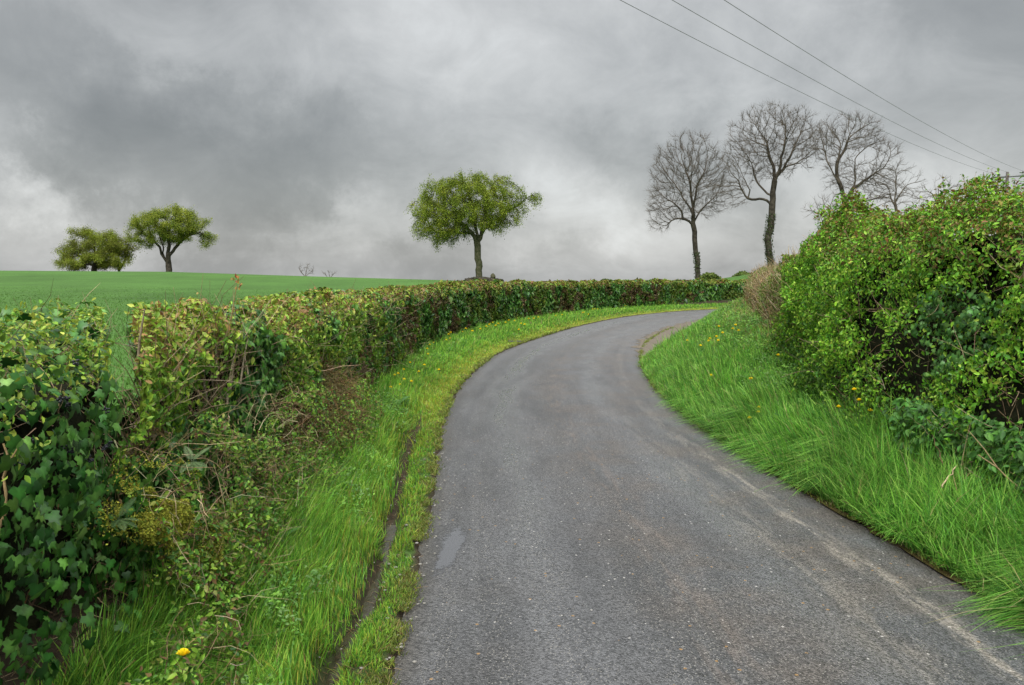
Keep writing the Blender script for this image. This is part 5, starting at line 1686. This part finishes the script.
def lathe(mb, c, prof, sides=12):
    th = np.linspace(0, 2 * math.pi, sides, endpoint=False)
    V = np.array([[c[0] + r * math.cos(a), c[1] + r * math.sin(a), c[2] + z] for (r, z) in prof for a in th])
    F = []
    for i in range(len(prof) - 1):
        for j in range(sides): F.append([i * sides + j, i * sides + (j + 1) % sides, (i + 1) * sides + (j + 1) % sides, (i + 1) * sides + j])
    mb.add(V, np.array(F))


POLE_A = at(1007.5, 172, 60.0)            # top of the near pole
DIRW = unit(np.array([-(POLE_A[0] - 2.3), -(POLE_A[1] - 17.8), 0.0]))
ARM = np.array([-DIRW[1], DIRW[0], 0.0])
SPAN = 105.0
POLE_B = np.array([POLE_A[0] + DIRW[0] * SPAN, POLE_A[1] + DIRW[1] * SPAN, POLE_A[2] + .2])


def utility_pole(label, top, arm, arm_len=2.1, single=False):
    g = hgt(top[0], top[1])
    t = thing('utility_pole', label, 'pole', (top[0], top[1], g))
    mb = MB(); hgt_ = top[2] - g + .5
    lathe(mb, (top[0], top[1], g - .5), [(.15, 0), (.14, hgt_ * .3), (.12, hgt_ * .7), (.10, hgt_), (.02, hgt_ + .02)], 14)
    mb.build('post', M_POLE, t, True)
    ang = math.atan2(arm[1], arm[0]); R = np.array([[math.cos(ang), -math.sin(ang), 0], [math.sin(ang), math.cos(ang), 0], [0, 0, 1]])
    if not single:
        mb = MB(); box(mb, np.array([top[0], top[1], top[2] - .32]) + np.array([arm[1], -arm[0], 0]) * -.14, (arm_len, .10, .13), R); arm_part = mb.build('crossarm', M_METAL, t)
        pos = [-arm_len * .46, 0, arm_len * .46]
    else: pos = [0]
    tips = []
    for p in pos:
        mb = MB(); zb = top[2] - .25 if not single else top[2]
        c = np.array([top[0], top[1], zb]) + arm * p + np.array([arm[1], -arm[0], 0]) * (-.14 if not single else 0)
        lathe(mb, c, [(.012, 0), (.012, .10), (.06, .10), (.05, .15), (.065, .16), (.045, .22), (.03, .26), (.01, .27)], 10)
        mb.build('insulator', M_CERAMIC, t if single else arm_part, True); tips.append(c + [0, 0, .25])
    return tips


tips_a = utility_pole('wooden electricity pole with a crossarm showing over the right hedge', POLE_A, ARM)
tips_b = utility_pole('wooden electricity pole behind the camera carrying the other end of the wires', POLE_B, ARM)
far_top = at(983.5, 174, 120.0)
utility_pole('thin distant pole standing beyond, left of the crossarm pole', far_top, ARM, single=True)
for k, lab in enumerate(('upper-right overhead wire crossing the sky above the bare trees', 'middle overhead wire of the three above the bare trees', 'lower-left overhead wire of the three above the bare trees')):
    a, b = np.array(tips_a[2 - k]), np.array(tips_b[2 - k]); s = np.linspace(0, 1, 80)[:, None]
    pl = a * (1 - s) + b * s; pl[:, 2] -= 4 * 1.55 * (s * (1 - s)).ravel()
    mb = MB(); tubes(mb, pl[None], np.full((1, 80), .0075), np.array([.05, .05, .05]), 6)
    o = mb.build('overhead_wire', M_METAL); o['label'] = lab; o['category'] = 'wire'; o['group'] = 'wires of the power line'

# ------------------------------------------------------------------ small details on the ground
mb = MB(); V0, F0 = ico()
n = 340
P, N = edge_samples(LEd, 1, n, 2.2, 9, 1.0); s = rng.uniform(-.12, .42, n); XY = P + N * s[:, None]; h = height(XY)[0]; h = np.where(s < 0, .02, h)
for i in range(n):
    sc = rng.uniform(.003, .010) * np.array([1.2, 1, .6])
    mb.add(V0 * sc + [XY[i, 0], XY[i, 1], h[i] + .004], F0)
struct(mb.build('gravel', M_STONE, None, True), 'stuff', 'loose grit and small stones along the ditch and the left edge of the tarmac', 'gravel')
mb = MB(); n = 1500
P, N = edge_samples(LEd, 1, n, 2.2, 10, 1.0); s = np.where(rng.random(n) < .7, ditch_s(P[:, 1]) + rng.normal(0, .06, n), rng.uniform(-.05, .12, n)); XY = P + N * s[:, None]; h = height(XY)[0]; h = np.where(s < 0, .02, h)
sticks(mb, np.column_stack([XY, h + .008]), rng.normal(0, 1, (n, 3)) * [1, 1, .12], rng.uniform(.02, .09, n), .0013, pick([(.16, .10, .045), (.09, .055, .03), (.25, .18, .09), (.05, .035, .02)], rng.integers(0, 4, n)), .3)
struct(mb.build('ditch_litter', M_STEM), 'stuff', 'brown dead stems and leaf litter lying in the narrow ditch', 'litter')
# dark drain cut across the far verge
for nm, (x0, y0, x1, y1) in (('drain_grip', (509, 340, 521, 342.5)), ('drain_grip', (479, 335, 491, 336.3))):
    a, b, c_, d_ = hit(x0, y0), hit(x1, y0 + (y1 - y0) * .4), hit(x1, y1), hit(x0, y1)
    pts = catmull([(q[0], q[1]) for q in (a, b, c_, d_, a)], 24)[:-1]
    flat_patch(nm, M_TAR, pts, lambda x, y: max(hgt(x, y), road_z(x, y) if hgt(x, y) < -.05 else -1) + .012)
